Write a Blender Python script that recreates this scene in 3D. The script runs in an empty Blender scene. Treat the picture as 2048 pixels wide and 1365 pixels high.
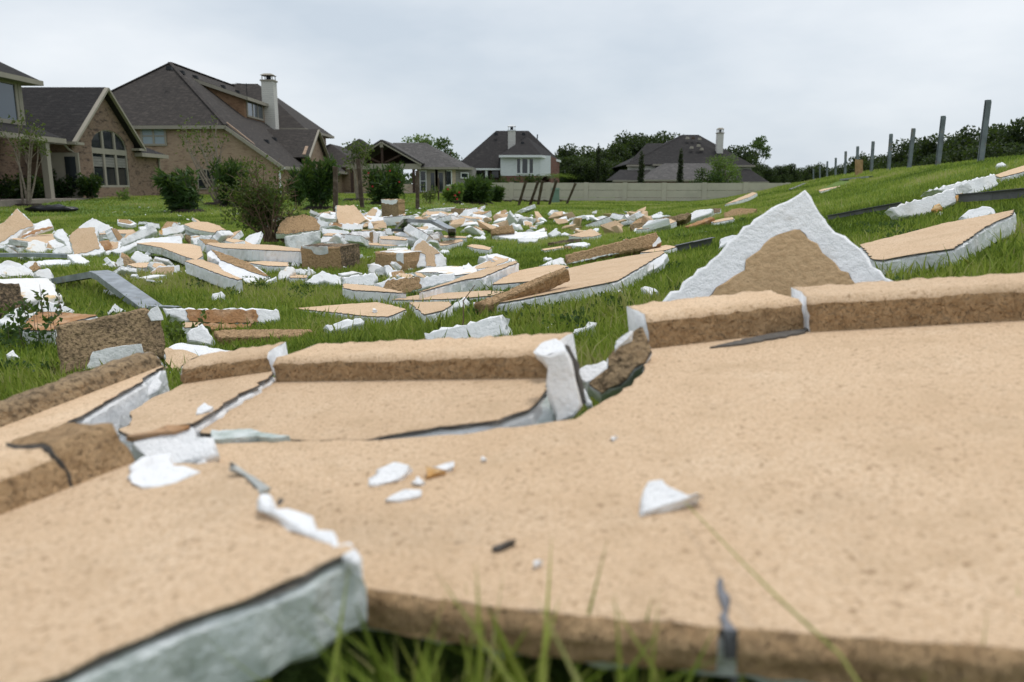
import bpy, bmesh, math, random
import numpy as np
from mathutils import Vector, Matrix
from mathutils.geometry import tessellate_polygon
from mathutils import noise as mnoise

# ------------------------------------------------------------------ camera
ZC = 1.0; PITCH = math.radians(11.1); FPX = 1570.0
scene = bpy.context.scene
C = scene.collection
cam = bpy.data.cameras.new('camera'); camo = bpy.data.objects.new('camera', cam); C.objects.link(camo)
camo.location = (0, 0, ZC); camo.rotation_euler = (math.pi/2 - PITCH, 0, 0)
cam.sensor_width = 36.0; cam.lens = FPX/2048*36.0
cam.clip_start = 0.02; cam.clip_end = 5000
cam.dof.use_dof = True; cam.dof.focus_distance = 5.6; cam.dof.aperture_fstop = 3.5
scene.camera = camo

# ------------------------------------------------------------------ world, sun, exposure
SUN_EL, SUN_AZ = math.radians(74), math.radians(35)      # azimuth measured from +Y towards +X
world = bpy.data.worlds.new('World'); scene.world = world; world.use_nodes = True
nt = world.node_tree; nt.nodes.clear()
def N(t, nt=nt, **kw):
    n = nt.nodes.new(t)
    for k, v in kw.items(): setattr(n, k, v)
    return n
out = N('ShaderNodeOutputWorld'); bg = N('ShaderNodeBackground'); bg.inputs[1].default_value = 1.0
sky = N('ShaderNodeTexSky'); sky.sky_type = 'NISHITA'; sky.sun_disc = False
sky.sun_elevation = SUN_EL; sky.sun_rotation = SUN_AZ; sky.air_density = 1.0; sky.dust_density = 2.0
skm = N('ShaderNodeVectorMath', operation='SCALE'); skm.inputs['Scale'].default_value = 0.10
tc = N('ShaderNodeTexCoord'); mp = N('ShaderNodeMapping'); mp.inputs['Scale'].default_value = (1.0, 1.0, 2.6)
mp.inputs['Location'].default_value = (3.1, 1.7, 0.4)
nz = N('ShaderNodeTexNoise'); nz.inputs['Scale'].default_value = 1.9; nz.inputs['Detail'].default_value = 6; nz.inputs['Roughness'].default_value = .5
rp = N('ShaderNodeValToRGB')
rp.color_ramp.elements[0].position = .36; rp.color_ramp.elements[0].color = (.565, .635, .71, 1)
rp.color_ramp.elements[1].position = .68; rp.color_ramp.elements[1].color = (.87, .90, .93, 1)
mx = N('ShaderNodeMixRGB'); mx.inputs[0].default_value = .9
L = nt.links.new
L(tc.outputs['Generated'], mp.inputs[0]); L(mp.outputs[0], nz.inputs['Vector']); L(nz.outputs[0], rp.inputs[0])
L(sky.outputs[0], skm.inputs[0]); L(skm.outputs[0], mx.inputs[1]); L(rp.outputs[0], mx.inputs[2])
L(mx.outputs[0], bg.inputs[0]); L(bg.outputs[0], out.inputs[0])
sun = bpy.data.lights.new('sun', 'SUN'); sun.energy = 1.5; sun.angle = math.radians(15); sun.color = (1, .97, .93)
suno = bpy.data.objects.new('sun', sun); C.objects.link(suno)
sd = Vector((math.sin(SUN_AZ)*math.cos(SUN_EL), math.cos(SUN_AZ)*math.cos(SUN_EL), math.sin(SUN_EL)))
suno.rotation_euler = (-sd).to_track_quat('-Z', 'Y').to_euler(); suno.location = (0, 0, 40)
vs = scene.view_settings; vs.view_transform = 'Standard'; vs.look = 'None'; vs.gamma = 1; vs.exposure = 0.17; vs.use_curve_mapping = False

# ------------------------------------------------------------------ geometry of the place
def sm(t):
    t = np.clip(t, 0, 1); return t*t*(3-2*t)
def G(x, y):
    """ground height: yard at 0, berm whose crest runs away to the right, raised house pads"""
    x = np.asarray(x, float); y = np.asarray(y, float)
    s0 = (5.1+.28*y-x)*.963
    s = .5*(s0+np.sqrt(s0*s0+.5))
    b = 1.62*np.clip(1-s/9, 0, 1)**1.6
    f = np.clip(-s0-1.5, 0, None); b = b-1.75*sm(f/7)
    left = sm((-x)/5)
    pad = .42*sm((y-28)/18)*left
    dip = -.22*sm((y-35)/25)*(1-left)
    und = .018*np.sin(x*1.3+.7*y)*np.sin(y*.9-.4*x)
    return b+pad+dip+und
def g(x, y): return float(G(x, y))
def grad(x, y):
    e = .15
    return (g(x+e, y)-g(x-e, y))/(2*e), (g(x, y+e)-g(x, y-e))/(2*e)
CAM = Vector((0, 0, ZC)); cp, sp_ = math.cos(PITCH), math.sin(PITCH)
def ray(u, v):
    a = (u-1024)/FPX; b = (682.5-v)/FPX
    return Vector((a, cp+b*sp_, -sp_+b*cp))
def hit(u, v, h=0.0, on=None):
    d = ray(u, v)
    if on:
        z0, a, b = on
        t = (z0+h-ZC)/(d.z-a*d.x-b*d.y)
        return CAM+d*t
    t = .3
    while t < 150:
        p = CAM+d*t
        if p.z-g(p.x, p.y)-h < 0:
            lo, hi = t/1.03-.02, t
            for _ in range(18):
                m = (lo+hi)/2; p = CAM+d*m
                if p.z-g(p.x, p.y)-h < 0: hi = m
                else: lo = m
            return CAM+d*hi
        t = t*1.03+.01
    return CAM+d*150
def PY(u, v, Y):
    d = ray(u, v); return CAM+d*(Y/d.y)
def PX(u, v, X):
    d = ray(u, v); return CAM+d*(X/d.x)
ZM = {0: (0, 0, 1), 1: (0, 390, 4.402), 2: (240, 390, 4.876), 3: (580, 390, 5.12), 4: (900, 390, 3.938), 5: (1380, 320, 3.066),
      6: (0, 600, 3.2), 7: (560, 600, 3.012), 8: (1120, 360, 2.207), 9: (0, 840, 2.56), 10: (600, 840, 2.381)}
def Z(i, pts):
    x, y, s = ZM[i]; return [(x+a/s, y+b/s) for a, b in pts]

# ------------------------------------------------------------------ materials
MATS = {}
def mat_base(name, rough=.85):
    m = bpy.data.materials.new(name); m.use_nodes = True; MATS[name] = m
    b = m.node_tree.nodes['Principled BSDF']; b.inputs['Roughness'].default_value = rough
    b.inputs['Specular IOR Level'].default_value = .25
    return m, m.node_tree, b
def noise_fac(nt, scale, lo, hi, detail=4, vec=None, rough=.55, kind='noise'):
    n = nt.nodes.new('ShaderNodeTexNoise' if kind == 'noise' else 'ShaderNodeTexVoronoi')
    n.inputs['Scale'].default_value = scale
    if kind == 'noise': n.inputs['Detail'].default_value = detail; n.inputs['Roughness'].default_value = rough
    if vec: nt.links.new(vec, n.inputs['Vector'])
    r = nt.nodes.new('ShaderNodeMapRange'); r.inputs[1].default_value = lo; r.inputs[2].default_value = hi
    nt.links.new(n.outputs[0], r.inputs[0]); return r.outputs[0], n.outputs[0]
def posnode(nt): return nt.nodes.new('ShaderNodeNewGeometry').outputs['Position']
def mixc(nt, fac, a, b, mode='MIX'):
    m = nt.nodes.new('ShaderNodeMixRGB'); m.blend_type = mode
    if isinstance(fac, (int, float)): m.inputs[0].default_value = fac
    else: nt.links.new(fac, m.inputs[0])
    for i, c in ((1, a), (2, b)):
        if isinstance(c, tuple): m.inputs[i].default_value = (*c, 1)
        else: nt.links.new(c, m.inputs[i])
    return m.outputs[0]
def bump(nt, bsdf, heights, strength, dist):
    prev = None
    for hgt, s, d in zip(heights, strength, dist):
        b = nt.nodes.new('ShaderNodeBump'); b.inputs['Strength'].default_value = s; b.inputs['Distance'].default_value = d
        nt.links.new(hgt, b.inputs['Height'])
        if prev: nt.links.new(prev, b.inputs['Normal'])
        prev = b.outputs[0]
    nt.links.new(prev, bsdf.inputs['Normal'])

def layered(name, base, layers, rough=.88, bumps=((60, .5, .01),), coord='world', vary=0):
    """base colour + (colour, noise scale, lo, hi, amount) layers; bumps are (scale, strength, distance)"""
    m, nt, b = mat_base(name, rough); vec = posnode(nt)
    if coord == 'object': vec = nt.nodes.new('ShaderNodeTexCoord').outputs['Object']
    col = base
    for c, sc, lo, hi, amt in layers:
        f, _ = noise_fac(nt, sc, lo, hi, 5, vec)
        mm = nt.nodes.new('ShaderNodeMath'); mm.operation = 'MULTIPLY'; mm.inputs[1].default_value = amt
        nt.links.new(f, mm.inputs[0]); col = mixc(nt, mm.outputs[0], col, c)
    if vary:
        oi = nt.nodes.new('ShaderNodeObjectInfo'); mr = nt.nodes.new('ShaderNodeMapRange'); mr.inputs[3].default_value = 1-vary; mr.inputs[4].default_value = 1.04
        nt.links.new(oi.outputs['Random'], mr.inputs[0]); vm = nt.nodes.new('ShaderNodeVectorMath'); vm.operation = 'SCALE'; nt.links.new(col, vm.inputs[0]); nt.links.new(mr.outputs[0], vm.inputs['Scale']); col = vm.outputs[0]
    if isinstance(col, tuple): b.inputs['Base Color'].default_value = (*col, 1)
    else: nt.links.new(col, b.inputs['Base Color'])
    if bumps:
        hs = [noise_fac(nt, s, 0, 1, 6, vec)[1] for s, _, _ in bumps]
        bump(nt, b, hs, [x[1] for x in bumps], [x[2] for x in bumps])
    return m
TAN, TAN2, PIT = (.765, .565, .38), (.62, .43, .265), (.34, .22, .125)
layered('stucco', TAN, [(TAN2, 2.6, .38, .70, .55), ((.82, .65, .47), 7, .50, .75, .4), (TAN2, 150, .44, .60, .7), (PIT, 90, .585, .69, .85), (PIT, 230, .555, .66, .75), ((.50, .35, .21), 9, .52, .72, .4), (PIT, 45, .63, .73, .5), ((.26, .19, .12), 1.7, .63, .82, .35), ((.20, .14, .09), 24, .67, .77, .35)],
        bumps=((75, .55, .008), (230, .7, .004)), vary=.10)
layered('stucco_rough', (.62, .41, .225), [((.42, .26, .13), 40, .42, .66, .75), ((.16, .1, .055), 75, .57, .72, .7), ((.12, .09, .06), 3, .62, .8, .4)],
        bumps=((34, 1, .05), (90, 1, .02)))
layered('stucco_shaded', (.56, .385, .22), [((.44, .29, .155), 60, .44, .62, .7), ((.2, .13, .07), 70, .64, .74, .7), ((.36, .24, .13), 5, .5, .75, .5)], bumps=((60, .6, .01), (200, .6, .004)))  # darker stucco for the standing triangle, its shade put into the colour
layered('stucco_weathered', (.44, .31, .18), [((.12, .085, .05), 60, .46, .64, .85), ((.11, .08, .05), 4, .48, .72, .6)],
        bumps=((32, 1, .035), (95, .8, .012)))
layered('stucco_mildew', (.37, .26, .16), [((.04, .033, .026), 45, .40, .60, .85), ((.03, .025, .02), 2.5, .42, .60, .8)],
        bumps=((32, 1, .03), (95, .8, .012)))
layered('base_coat', (.11, .10, .09), [((.2, .18, .15), 60, .5, .7, .6)], bumps=((90, .6, .006),))
layered('foam', (.89, .892, .90), [((.60, .62, .64), 6, .50, .72, .55), ((.62, .54, .44), 2.3, .56, .74, .45), ((.45, .40, .34), 13, .62, .74, .4), ((.60, .61, .62), 120, .56, .70, .5)], rough=.7,
        bumps=((30, .6, .013), (75, .5, .006), (240, .7, .003)))
layered('foam_dirty', (.72, .73, .72), [((.36, .38, .36), 7, .42, .66, .8), ((.50, .38, .27), 4, .55, .72, .6), ((.2, .19, .17), 30, .6, .72, .6)], rough=.75,
        bumps=((26, .7, .016), (120, .5, .005)))
layered('foam_algae', (.80, .83, .83), [((.42, .48, .44), 9, .38, .60, .85), ((.30, .36, .32), 22, .48, .68, .6)], rough=.75,
        bumps=((25, .9, .025), (130, .6, .005)))
layered('foam_glue', (.85, .84, .82), [((.74, .50, .22), 5.5, .56, .64, .9)], rough=.7, bumps=((22, .6, .02), (130, .5, .005)))
layered('foam_core_orange', (.62, .34, .12), [((.80, .60, .36), 14, .45, .65, .8)], bumps=((30, 1, .02),))
layered('rust_stucco', (.40, .215, .10), [((.62, .42, .27), 9, .48, .66, .7), ((.14, .08, .05), 40, .55, .7, .7)], bumps=((45, .9, .012),))
layered('steel', (.36, .39, .42), [((.14, .15, .16), 9, .4, .7, .7), ((.34, .27, .2), 5, .6, .75, .6)], rough=.45, bumps=((60, .15, .003),))
MATS['steel'].node_tree.nodes['Principled BSDF'].inputs['Metallic'].default_value = .45
layered('steel_dark', (.12, .12, .125), [((.2, .2, .19), 8, .5, .75, .7)], rough=.5, bumps=((60, .15, .003),))
layered('post_metal', (.20, .225, .245), [((.10, .11, .12), 5, .4, .7, .8), ((.32, .20, .11), 3, .58, .72, .7), ((.45, .40, .33), 12, .62, .74, .6)], rough=.6, bumps=((40, .3, .006),))
layered('old_wood', (.085, .06, .044), [((.24, .19, .15), 6, .5, .72, .7), ((.05, .034, .025), 22, .5, .7, .7)], bumps=((40, .5, .01),))
layered('bare_wood', (.42, .27, .14), [((.28, .16, .08), 9, .45, .7, .8)], bumps=((40, .4, .01),))
layered('yellow_wood', (.52, .36, .16), [((.34, .22, .1), 9, .45, .7, .8)], bumps=((40, .4, .01),))
layered('mulch', (.022, .016, .012), [((.07, .05, .035), 30, .5, .7, .7)], bumps=((20, 1, .04),))
layered('terracotta', (.30, .115, .06), [((.2, .09, .05), 6, .45, .7, .6)], bumps=((40, .3, .008),))
layered('bark', (.16, .125, .095), [((.07, .055, .042), 14, .42, .65, .8)], bumps=((30, .8, .02),))
layered('bark_pale', (.30, .25, .20), [((.15, .115, .09), 10, .45, .68, .8)], bumps=((30, .4, .01),))
layered('twig', (.20, .135, .09), [((.1, .065, .045), 14, .42, .65, .8)], bumps=((60, .4, .004),))
layered('precast', (.52, .475, .395), [((.43, .395, .33), 1.3, .4, .65, .6), ((.30, .28, .24), 9, .55, .75, .4)], bumps=((25, .35, .01),))
layered('trim', (.33, .30, .245), [((.27, .245, .20), 2, .45, .7, .5)], bumps=None)
layered('white_trim', (.74, .75, .76), [((.6, .6, .6), 2, .5, .75, .4)], bumps=None)
layered('timber_dark', (.055, .035, .028), [((.10, .05, .035), 8, .5, .7, .6)], bumps=None)
layered('vent', (.03, .032, .036), [], bumps=None)
layered('patio', (.30, .255, .22), [((.2, .17, .15), 4, .45, .7, .7)], bumps=((15, .5, .02),))
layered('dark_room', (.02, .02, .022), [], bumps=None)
layered('green_box', (.16, .24, .19), [((.2, .3, .24), 3, .4, .7, .5)], bumps=None)
layered('blind', (.34, .40, .44), [((.26, .31, .35), 3, .4, .7, .4)], bumps=None)
m, nt_, b = mat_base('glass', .06); b.inputs['Base Color'].default_value = (.02, .026, .03, 1); b.inputs['Specular IOR Level'].default_value = .6
m, nt_, b = mat_base('glass_sky', .05); b.inputs['Base Color'].default_value = (.06, .08, .10, 1); b.inputs['Specular IOR Level'].default_value = 1.0; b.inputs['Metallic'].default_value = .35
m, nt_, b = mat_base('plastic_black', .28); b.inputs['Base Color'].default_value = (.012, .012, .014, 1)
m, nt_, b = mat_base('flower', .6); b.inputs['Base Color'].default_value = (.55, .03, .05, 1)

def brick_mat(name, c1, c2, c3, mortar, w=.2, hgt=.075, msz=.012):
    m, nt, b = mat_base(name, .9); vec = posnode(nt)
    sx = nt.nodes.new('ShaderNodeSeparateXYZ'); nt.links.new(vec, sx.inputs[0])
    ad = nt.nodes.new('ShaderNodeMath'); nt.links.new(sx.outputs[0], ad.inputs[0]); nt.links.new(sx.outputs[1], ad.inputs[1])
    cb = nt.nodes.new('ShaderNodeCombineXYZ'); nt.links.new(ad.outputs[0], cb.inputs[0]); nt.links.new(sx.outputs[2], cb.inputs[1])
    br = nt.nodes.new('ShaderNodeTexBrick'); nt.links.new(cb.outputs[0], br.inputs['Vector'])
    br.inputs['Color1'].default_value = (*c1, 1); br.inputs['Color2'].default_value = (*c2, 1); br.inputs['Mortar'].default_value = (*mortar, 1)
    br.inputs['Scale'].default_value = 1; br.inputs['Brick Width'].default_value = w; br.inputs['Row Height'].default_value = hgt
    br.inputs['Mortar Size'].default_value = msz; br.inputs['Bias'].default_value = 0
    mpn = nt.nodes.new('ShaderNodeMapping'); mpn.inputs['Scale'].default_value = (1.6, 1.6, 4.5); nt.links.new(vec, mpn.inputs[0])
    f, _ = noise_fac(nt, 1.6, .52, .68, 4, mpn.outputs[0])
    col = mixc(nt, f, br.outputs[0], c3)
    nt.links.new(col, b.inputs['Base Color']); bump(nt, b, [br.outputs[1]], [-.5], [.01])
    return m
brick_mat('brick_brown', (.25, .155, .105), (.19, .115, .08), (.08, .055, .046), (.27, .21, .16))
brick_mat('brick_pink', (.43, .30, .21), (.36, .24, .165), (.25, .165, .12), (.36, .28, .21))
brick_mat('brick_orange', (.26, .15, .085), (.22, .12, .07), (.15, .085, .05), (.25, .16, .1))
brick_mat('brick_red', (.20, .07, .05), (.16, .06, .045), (.1, .05, .04), (.22, .15, .12))
brick_mat('brick_white', (.72, .74, .76), (.68, .70, .72), (.6, .62, .64), (.6, .62, .64))
brick_mat('brick_cream', (.60, .49, .36), (.54, .43, .31), (.36, .27, .2), (.45, .38, .3))
brick_mat('shingle', (.060, .052, .047), (.044, .038, .035), (.075, .064, .056), (.025, .022, .02), .32, .10, .012)
brick_mat('shingle_black', (.030, .027, .027), (.022, .02, .02), (.04, .036, .034), (.012, .011, .011), .32, .10, .012)
brick_mat('shingle_grey', (.105, .098, .093), (.08, .075, .072), (.13, .12, .115), (.05, .047, .045), .32, .10, .012)
brick_mat('siding_white', (.66, .64, .59), (.63, .61, .56), (.58, .56, .52), (.38, .37, .35), 8, .16, .012)
brick_mat('siding_grey', (.27, .255, .23), (.25, .235, .215), (.22, .21, .19), (.12, .115, .11), 8, .16, .012)

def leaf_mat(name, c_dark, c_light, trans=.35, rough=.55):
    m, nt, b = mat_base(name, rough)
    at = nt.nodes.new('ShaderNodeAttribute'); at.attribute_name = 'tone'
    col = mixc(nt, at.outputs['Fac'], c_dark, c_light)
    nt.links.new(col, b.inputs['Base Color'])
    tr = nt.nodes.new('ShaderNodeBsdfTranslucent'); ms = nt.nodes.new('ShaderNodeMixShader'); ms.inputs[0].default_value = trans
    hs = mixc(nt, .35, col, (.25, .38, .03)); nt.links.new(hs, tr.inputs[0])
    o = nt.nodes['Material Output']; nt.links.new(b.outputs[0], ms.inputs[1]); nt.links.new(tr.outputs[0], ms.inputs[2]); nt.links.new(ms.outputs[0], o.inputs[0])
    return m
layered('crack_grey', (.20, .20, .215), [((.10, .10, .105), 30, .45, .65, .8)], bumps=((60, .6, .006),))
layered('straw', (.34, .33, .10), [((.22, .25, .06), 20, .4, .7, .7)], bumps=None)
leaf_mat('grass', (.055, .10, .016), (.33, .39, .085), .38)
_nt = MATS['grass'].node_tree; _at = [n for n in _nt.nodes if n.type == 'ATTRIBUTE'][0]; _rp = _nt.nodes.new('ShaderNodeValToRGB'); _e = _rp.color_ramp.elements
_e[0].position = 0; _e[0].color = (.055, .098, .015, 1); _e[1].position = .55; _e[1].color = (.27, .345, .058, 1)
for _p, _c in ((.85, (.42, .455, .10, 1)), (1.0, (.50, .45, .21, 1))): _e.new(_p).color = _c
_nt.links.new(_at.outputs['Fac'], _rp.inputs[0])
for _l in list(_nt.links):
    if _l.from_node.type == 'MIX_RGB' and _l.from_node.inputs[0].links and _l.from_node.inputs[0].links[0].from_node == _at: _nt.links.new(_rp.outputs[0], _l.to_socket)
leaf_mat('leaf_oleander', (.010, .028, .010), (.060, .115, .032))
leaf_mat('leaf_myrtle', (.05, .075, .02), (.14, .17, .05))
leaf_mat('leaf_shrub', (.028, .042, .012), (.12, .16, .04))
leaf_mat('leaf_wood', (.012, .022, .011), (.05, .075, .028), .25)
leaf_mat('leaf_cypress', (.01, .016, .01), (.035, .045, .025), .2)
leaf_mat('leaf_bright', (.06, .11, .025), (.19, .28, .06))
leaf_mat('leaf_hedge', (.008, .02, .008), (.035, .075, .02))
leaf_mat('leaf_tree', (.025, .055, .02), (.085, .14, .04))
leaf_mat('leaf_palm', (.03, .06, .02), (.16, .20, .06))

# ------------------------------------------------------------------ object helpers
def root(name, label, cat, loc, group=None, rz=0):
    o = bpy.data.objects.new(name, None); C.objects.link(o); o.location = loc; o.rotation_euler = (0, 0, rz)
    o.empty_display_size = .1
    tag(o, label, cat, group); return o
def tag(o, label, cat, group=None):
    o['label'] = label; o['category'] = cat
    if group: o['group'] = group
    return o
def mesh_obj(name, verts, faces, mats, fm=None, parent=None, smooth=False, loc=None):
    me = bpy.data.meshes.new(name); me.from_pydata([tuple(v) for v in verts], [], faces)
    for mm in (mats if isinstance(mats, (list, tuple)) else [mats]): me.materials.append(MATS[mm])
    if fm is not None: me.polygons.foreach_set('material_index', fm)
    if smooth: me.polygons.foreach_set('use_smooth', [True]*len(me.polygons))
    me.update()
    o = bpy.data.objects.new(name, me); C.objects.link(o)
    if parent is not None: o.parent = parent
    if loc is not None: o.location = loc
    return o
class MB:
    def __init__(s): s.v = []; s.f = []; s.m = []
    def face(s, pts, m=0):
        i = len(s.v); s.v += [Vector(p) for p in pts]; s.f.append(list(range(i, i+len(pts)))); s.m.append(m)
    def box(s, lo, hi, m=0):
        x0, y0, z0 = lo; x1, y1, z1 = hi
        s.hexa([(x0, y0, z0), (x1, y0, z0), (x1, y1, z0), (x0, y1, z0)], [(x0, y0, z1), (x1, y0, z1), (x1, y1, z1), (x0, y1, z1)], m)
    def hexa(s, bot, top, m=0):
        i = len(s.v); n = len(bot); s.v += [Vector(p) for p in bot]+[Vector(p) for p in top]
        s.f.append([i+k for k in reversed(range(n))]); s.f.append([i+n+k for k in range(n)]); s.m += [m, m]
        for k in range(n):
            a, b = k, (k+1) % n; s.f.append([i+a, i+b, i+n+b, i+n+a]); s.m.append(m)
    def slab(s, pts, th, m=0):
        """thick sheet: polygon extruded against its normal"""
        p = [Vector(q) for q in pts]; n = (p[1]-p[0]).cross(p[2]-p[0]).normalized()
        s.hexa([q-n*th for q in p], p, m)
    def bar(s, a, b, w, d, m=0, up=Vector((0, 0, 1))):
        a = Vector(a); b = Vector(b); t = (b-a).normalized()
        r = t.cross(up); r = r.normalized() if r.length > 1e-4 else Vector((1, 0, 0)); q = r.cross(t).normalized()
        c = lambda p: [p-r*w/2-q*d/2, p+r*w/2-q*d/2, p+r*w/2+q*d/2, p-r*w/2+q*d/2]
        s.hexa(c(a), c(b), m)
    def tube(s, path, rad, sides=6, m=0):
        P = [Vector(p) for p in path]; i0 = len(s.v); n = len(P)
        for k, p in enumerate(P):
            t = (P[min(k+1, n-1)]-P[max(k-1, 0)]).normalized(); r = t.orthogonal().normalized() if abs(t.z) < .99 else Vector((1, 0, 0))
            r = (Vector((1, .13, 0)) - t*t.dot(Vector((1, .13, 0)))).normalized() if abs(t.x) < .95 else (Vector((0, 1, 0))-t*t.y).normalized()
            q = t.cross(r); R = rad[k] if isinstance(rad, (list, tuple)) else rad
            for j in range(sides):
                a = 2*math.pi*j/sides; s.v.append(p+(r*math.cos(a)+q*math.sin(a))*R)
        for k in range(n-1):
            for j in range(sides):
                a = i0+k*sides+j; b = i0+k*sides+(j+1) % sides
                s.f.append([a, b, b+sides, a+sides]); s.m.append(m)
        s.f.append([i0+j for j in reversed(range(sides))]); s.f.append([i0+(n-1)*sides+j for j in range(sides)]); s.m += [m, m]
    def build(s, name, mats, parent=None, origin=None, smooth=False):
        o = Vector(origin) if origin is not None else (parent.location if parent is not None and parent.parent is None else Vector())
        if parent is not None and parent.parent is not None: o = ORG[parent.name]
        ob = mesh_obj(name, [v-o for v in s.v], s.f, mats, s.m, parent, smooth)
        ORG[ob.name] = o
        return ob
ORG = {}

# ------------------------------------------------------------------ broken pieces traced from the photograph and set on what they touch
FOOT = []       # ground footprints, kept free of grass
def resample(p2, step, jit, rnd, rough=1.0):
    out = []
    n = len(p2)
    for i in range(n):
        a = p2[i]; b = p2[(i+1) % n]; d = b-a; L_ = d.length
        if L_ < 1e-6: continue
        k = max(1, min(40, int(L_/step))); nrm = Vector((-d.y, d.x))/L_
        for j in range(k):
            f = j/k; w = 0 if j == 0 else 1
            amp = jit*(.35 if j == 0 else 1)
            out.append(a+d*f+nrm*(rnd.gauss(0, 1)*amp)+Vector((rnd.gauss(0, 1), rnd.gauss(0, 1)))*amp*.3)
    return out
def inset(p, d):
    n = len(p); A = sum(p[i].x*p[(i+1) % n].y-p[(i+1) % n].x*p[i].y for i in range(n)); s = 1 if A > 0 else -1
    o = []
    for i in range(n):
        t = p[(i+1) % n]-p[i-1]
        l = t.length or 1
        o.append(p[i]+Vector((-t.y, t.x))/l*d*s)
    return o
def tess(p): return tessellate_polygon([[Vector((q.x, q.y, 0)) for q in p]])
class Plane:
    def __init__(s, P0, N_):
        s.clamp = True; s.p = P0; s.n = N_.normalized(); e = Vector((1, 0, 0)) - s.n*s.n.x
        s.e1 = e.normalized(); s.e2 = s.n.cross(s.e1)
    def px(s, u, v, off=0):
        d = ray(u, v); den = d.dot(s.n); t0 = (s.p-CAM).length
        t = (s.p+s.n*off-CAM).dot(s.n)/den if abs(den) > 1e-5 else t0
        if s.clamp and not (.4*t0 < t < 2.2*t0): t = min(max(t, .4*t0), 2.2*t0) if t > 0 else 2.2*t0
        return CAM+d*t
    def to2(s, P): q = P-s.p; return Vector((q.dot(s.e1), q.dot(s.e2)))
    def to3(s, q, off=0): return s.p+s.e1*q.x+s.e2*q.y+s.n*off
def make_plane(anchor, tilt, roll, h, on, flat):
    P0 = hit(*anchor, h, on)
    f = Vector((P0.x, P0.y)).normalized(); r = Vector((f.y, -f.x))
    gx, gy = (on[1], on[2]) if on else grad(P0.x, P0.y)
    gv = Vector((gx, gy))
    sf = math.tan(math.radians(tilt))+(gv.dot(f) if flat else 0); sr = gv.dot(r)+math.tan(math.radians(roll))
    gr = f*sf+r*sr
    return Plane(P0, Vector((-gr.x, -gr.y, 1)))
def prism(pl, outline, th, bev, name, mats, parent, rnd, wob, front=0.0, capm=0, sidem=0):
    """solid from an outline in a plane; rings give worn edges"""
    o2 = outline; rings = []
    offs = [(front, bev), (front-bev, 0)]
    k = 2 if th > .05 else 1
    for j in range(1, k+1): offs.append((front-bev-(th-2*bev)*j/k, 0))
    offs.append((front-th, bev))
    V = []; F = []; M_ = []; n = len(o2); O = parent.location
    for i, (off, ins) in enumerate(offs):
        q = inset(o2, ins) if ins else o2
        for p in q:
            w = Vector((rnd.gauss(0, 1), rnd.gauss(0, 1)))*wob*(0 if i == 0 else 1)
            V.append(pl.to3(p+w, off)-O)
    A = sum(o2[i].x*o2[(i+1) % n].y-o2[(i+1) % n].x*o2[i].y for i in range(n))
    for i in range(len(offs)-1):
        for j in range(n):
            a, b_ = i*n+j, i*n+(j+1) % n
            fc = [a, a+n, b_+n, b_] if A > 0 else [a, b_, b_+n, a+n]
            F.append(fc); M_.append(sidem if i > 0 else capm)
    for t in tess(inset(o2, bev)):
        t = list(t); c = o2[t[0]]; cr = (o2[t[1]]-c).cross(o2[t[2]]-c) if hasattr(Vector((0, 0)), 'cross') else 1
        if cr < 0: t.reverse()
        F.append(t); M_.append(capm); F.append([x+(len(offs)-1)*n for x in reversed(t)]); M_.append(sidem)
    ob = mesh_obj(name, V, F, mats, M_, parent); nside = (len(offs)-1)*n
    ob.data.polygons.foreach_set('use_smooth', [i_ < n for i_ in range(len(F))]); return ob
SEED = [7]
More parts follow.
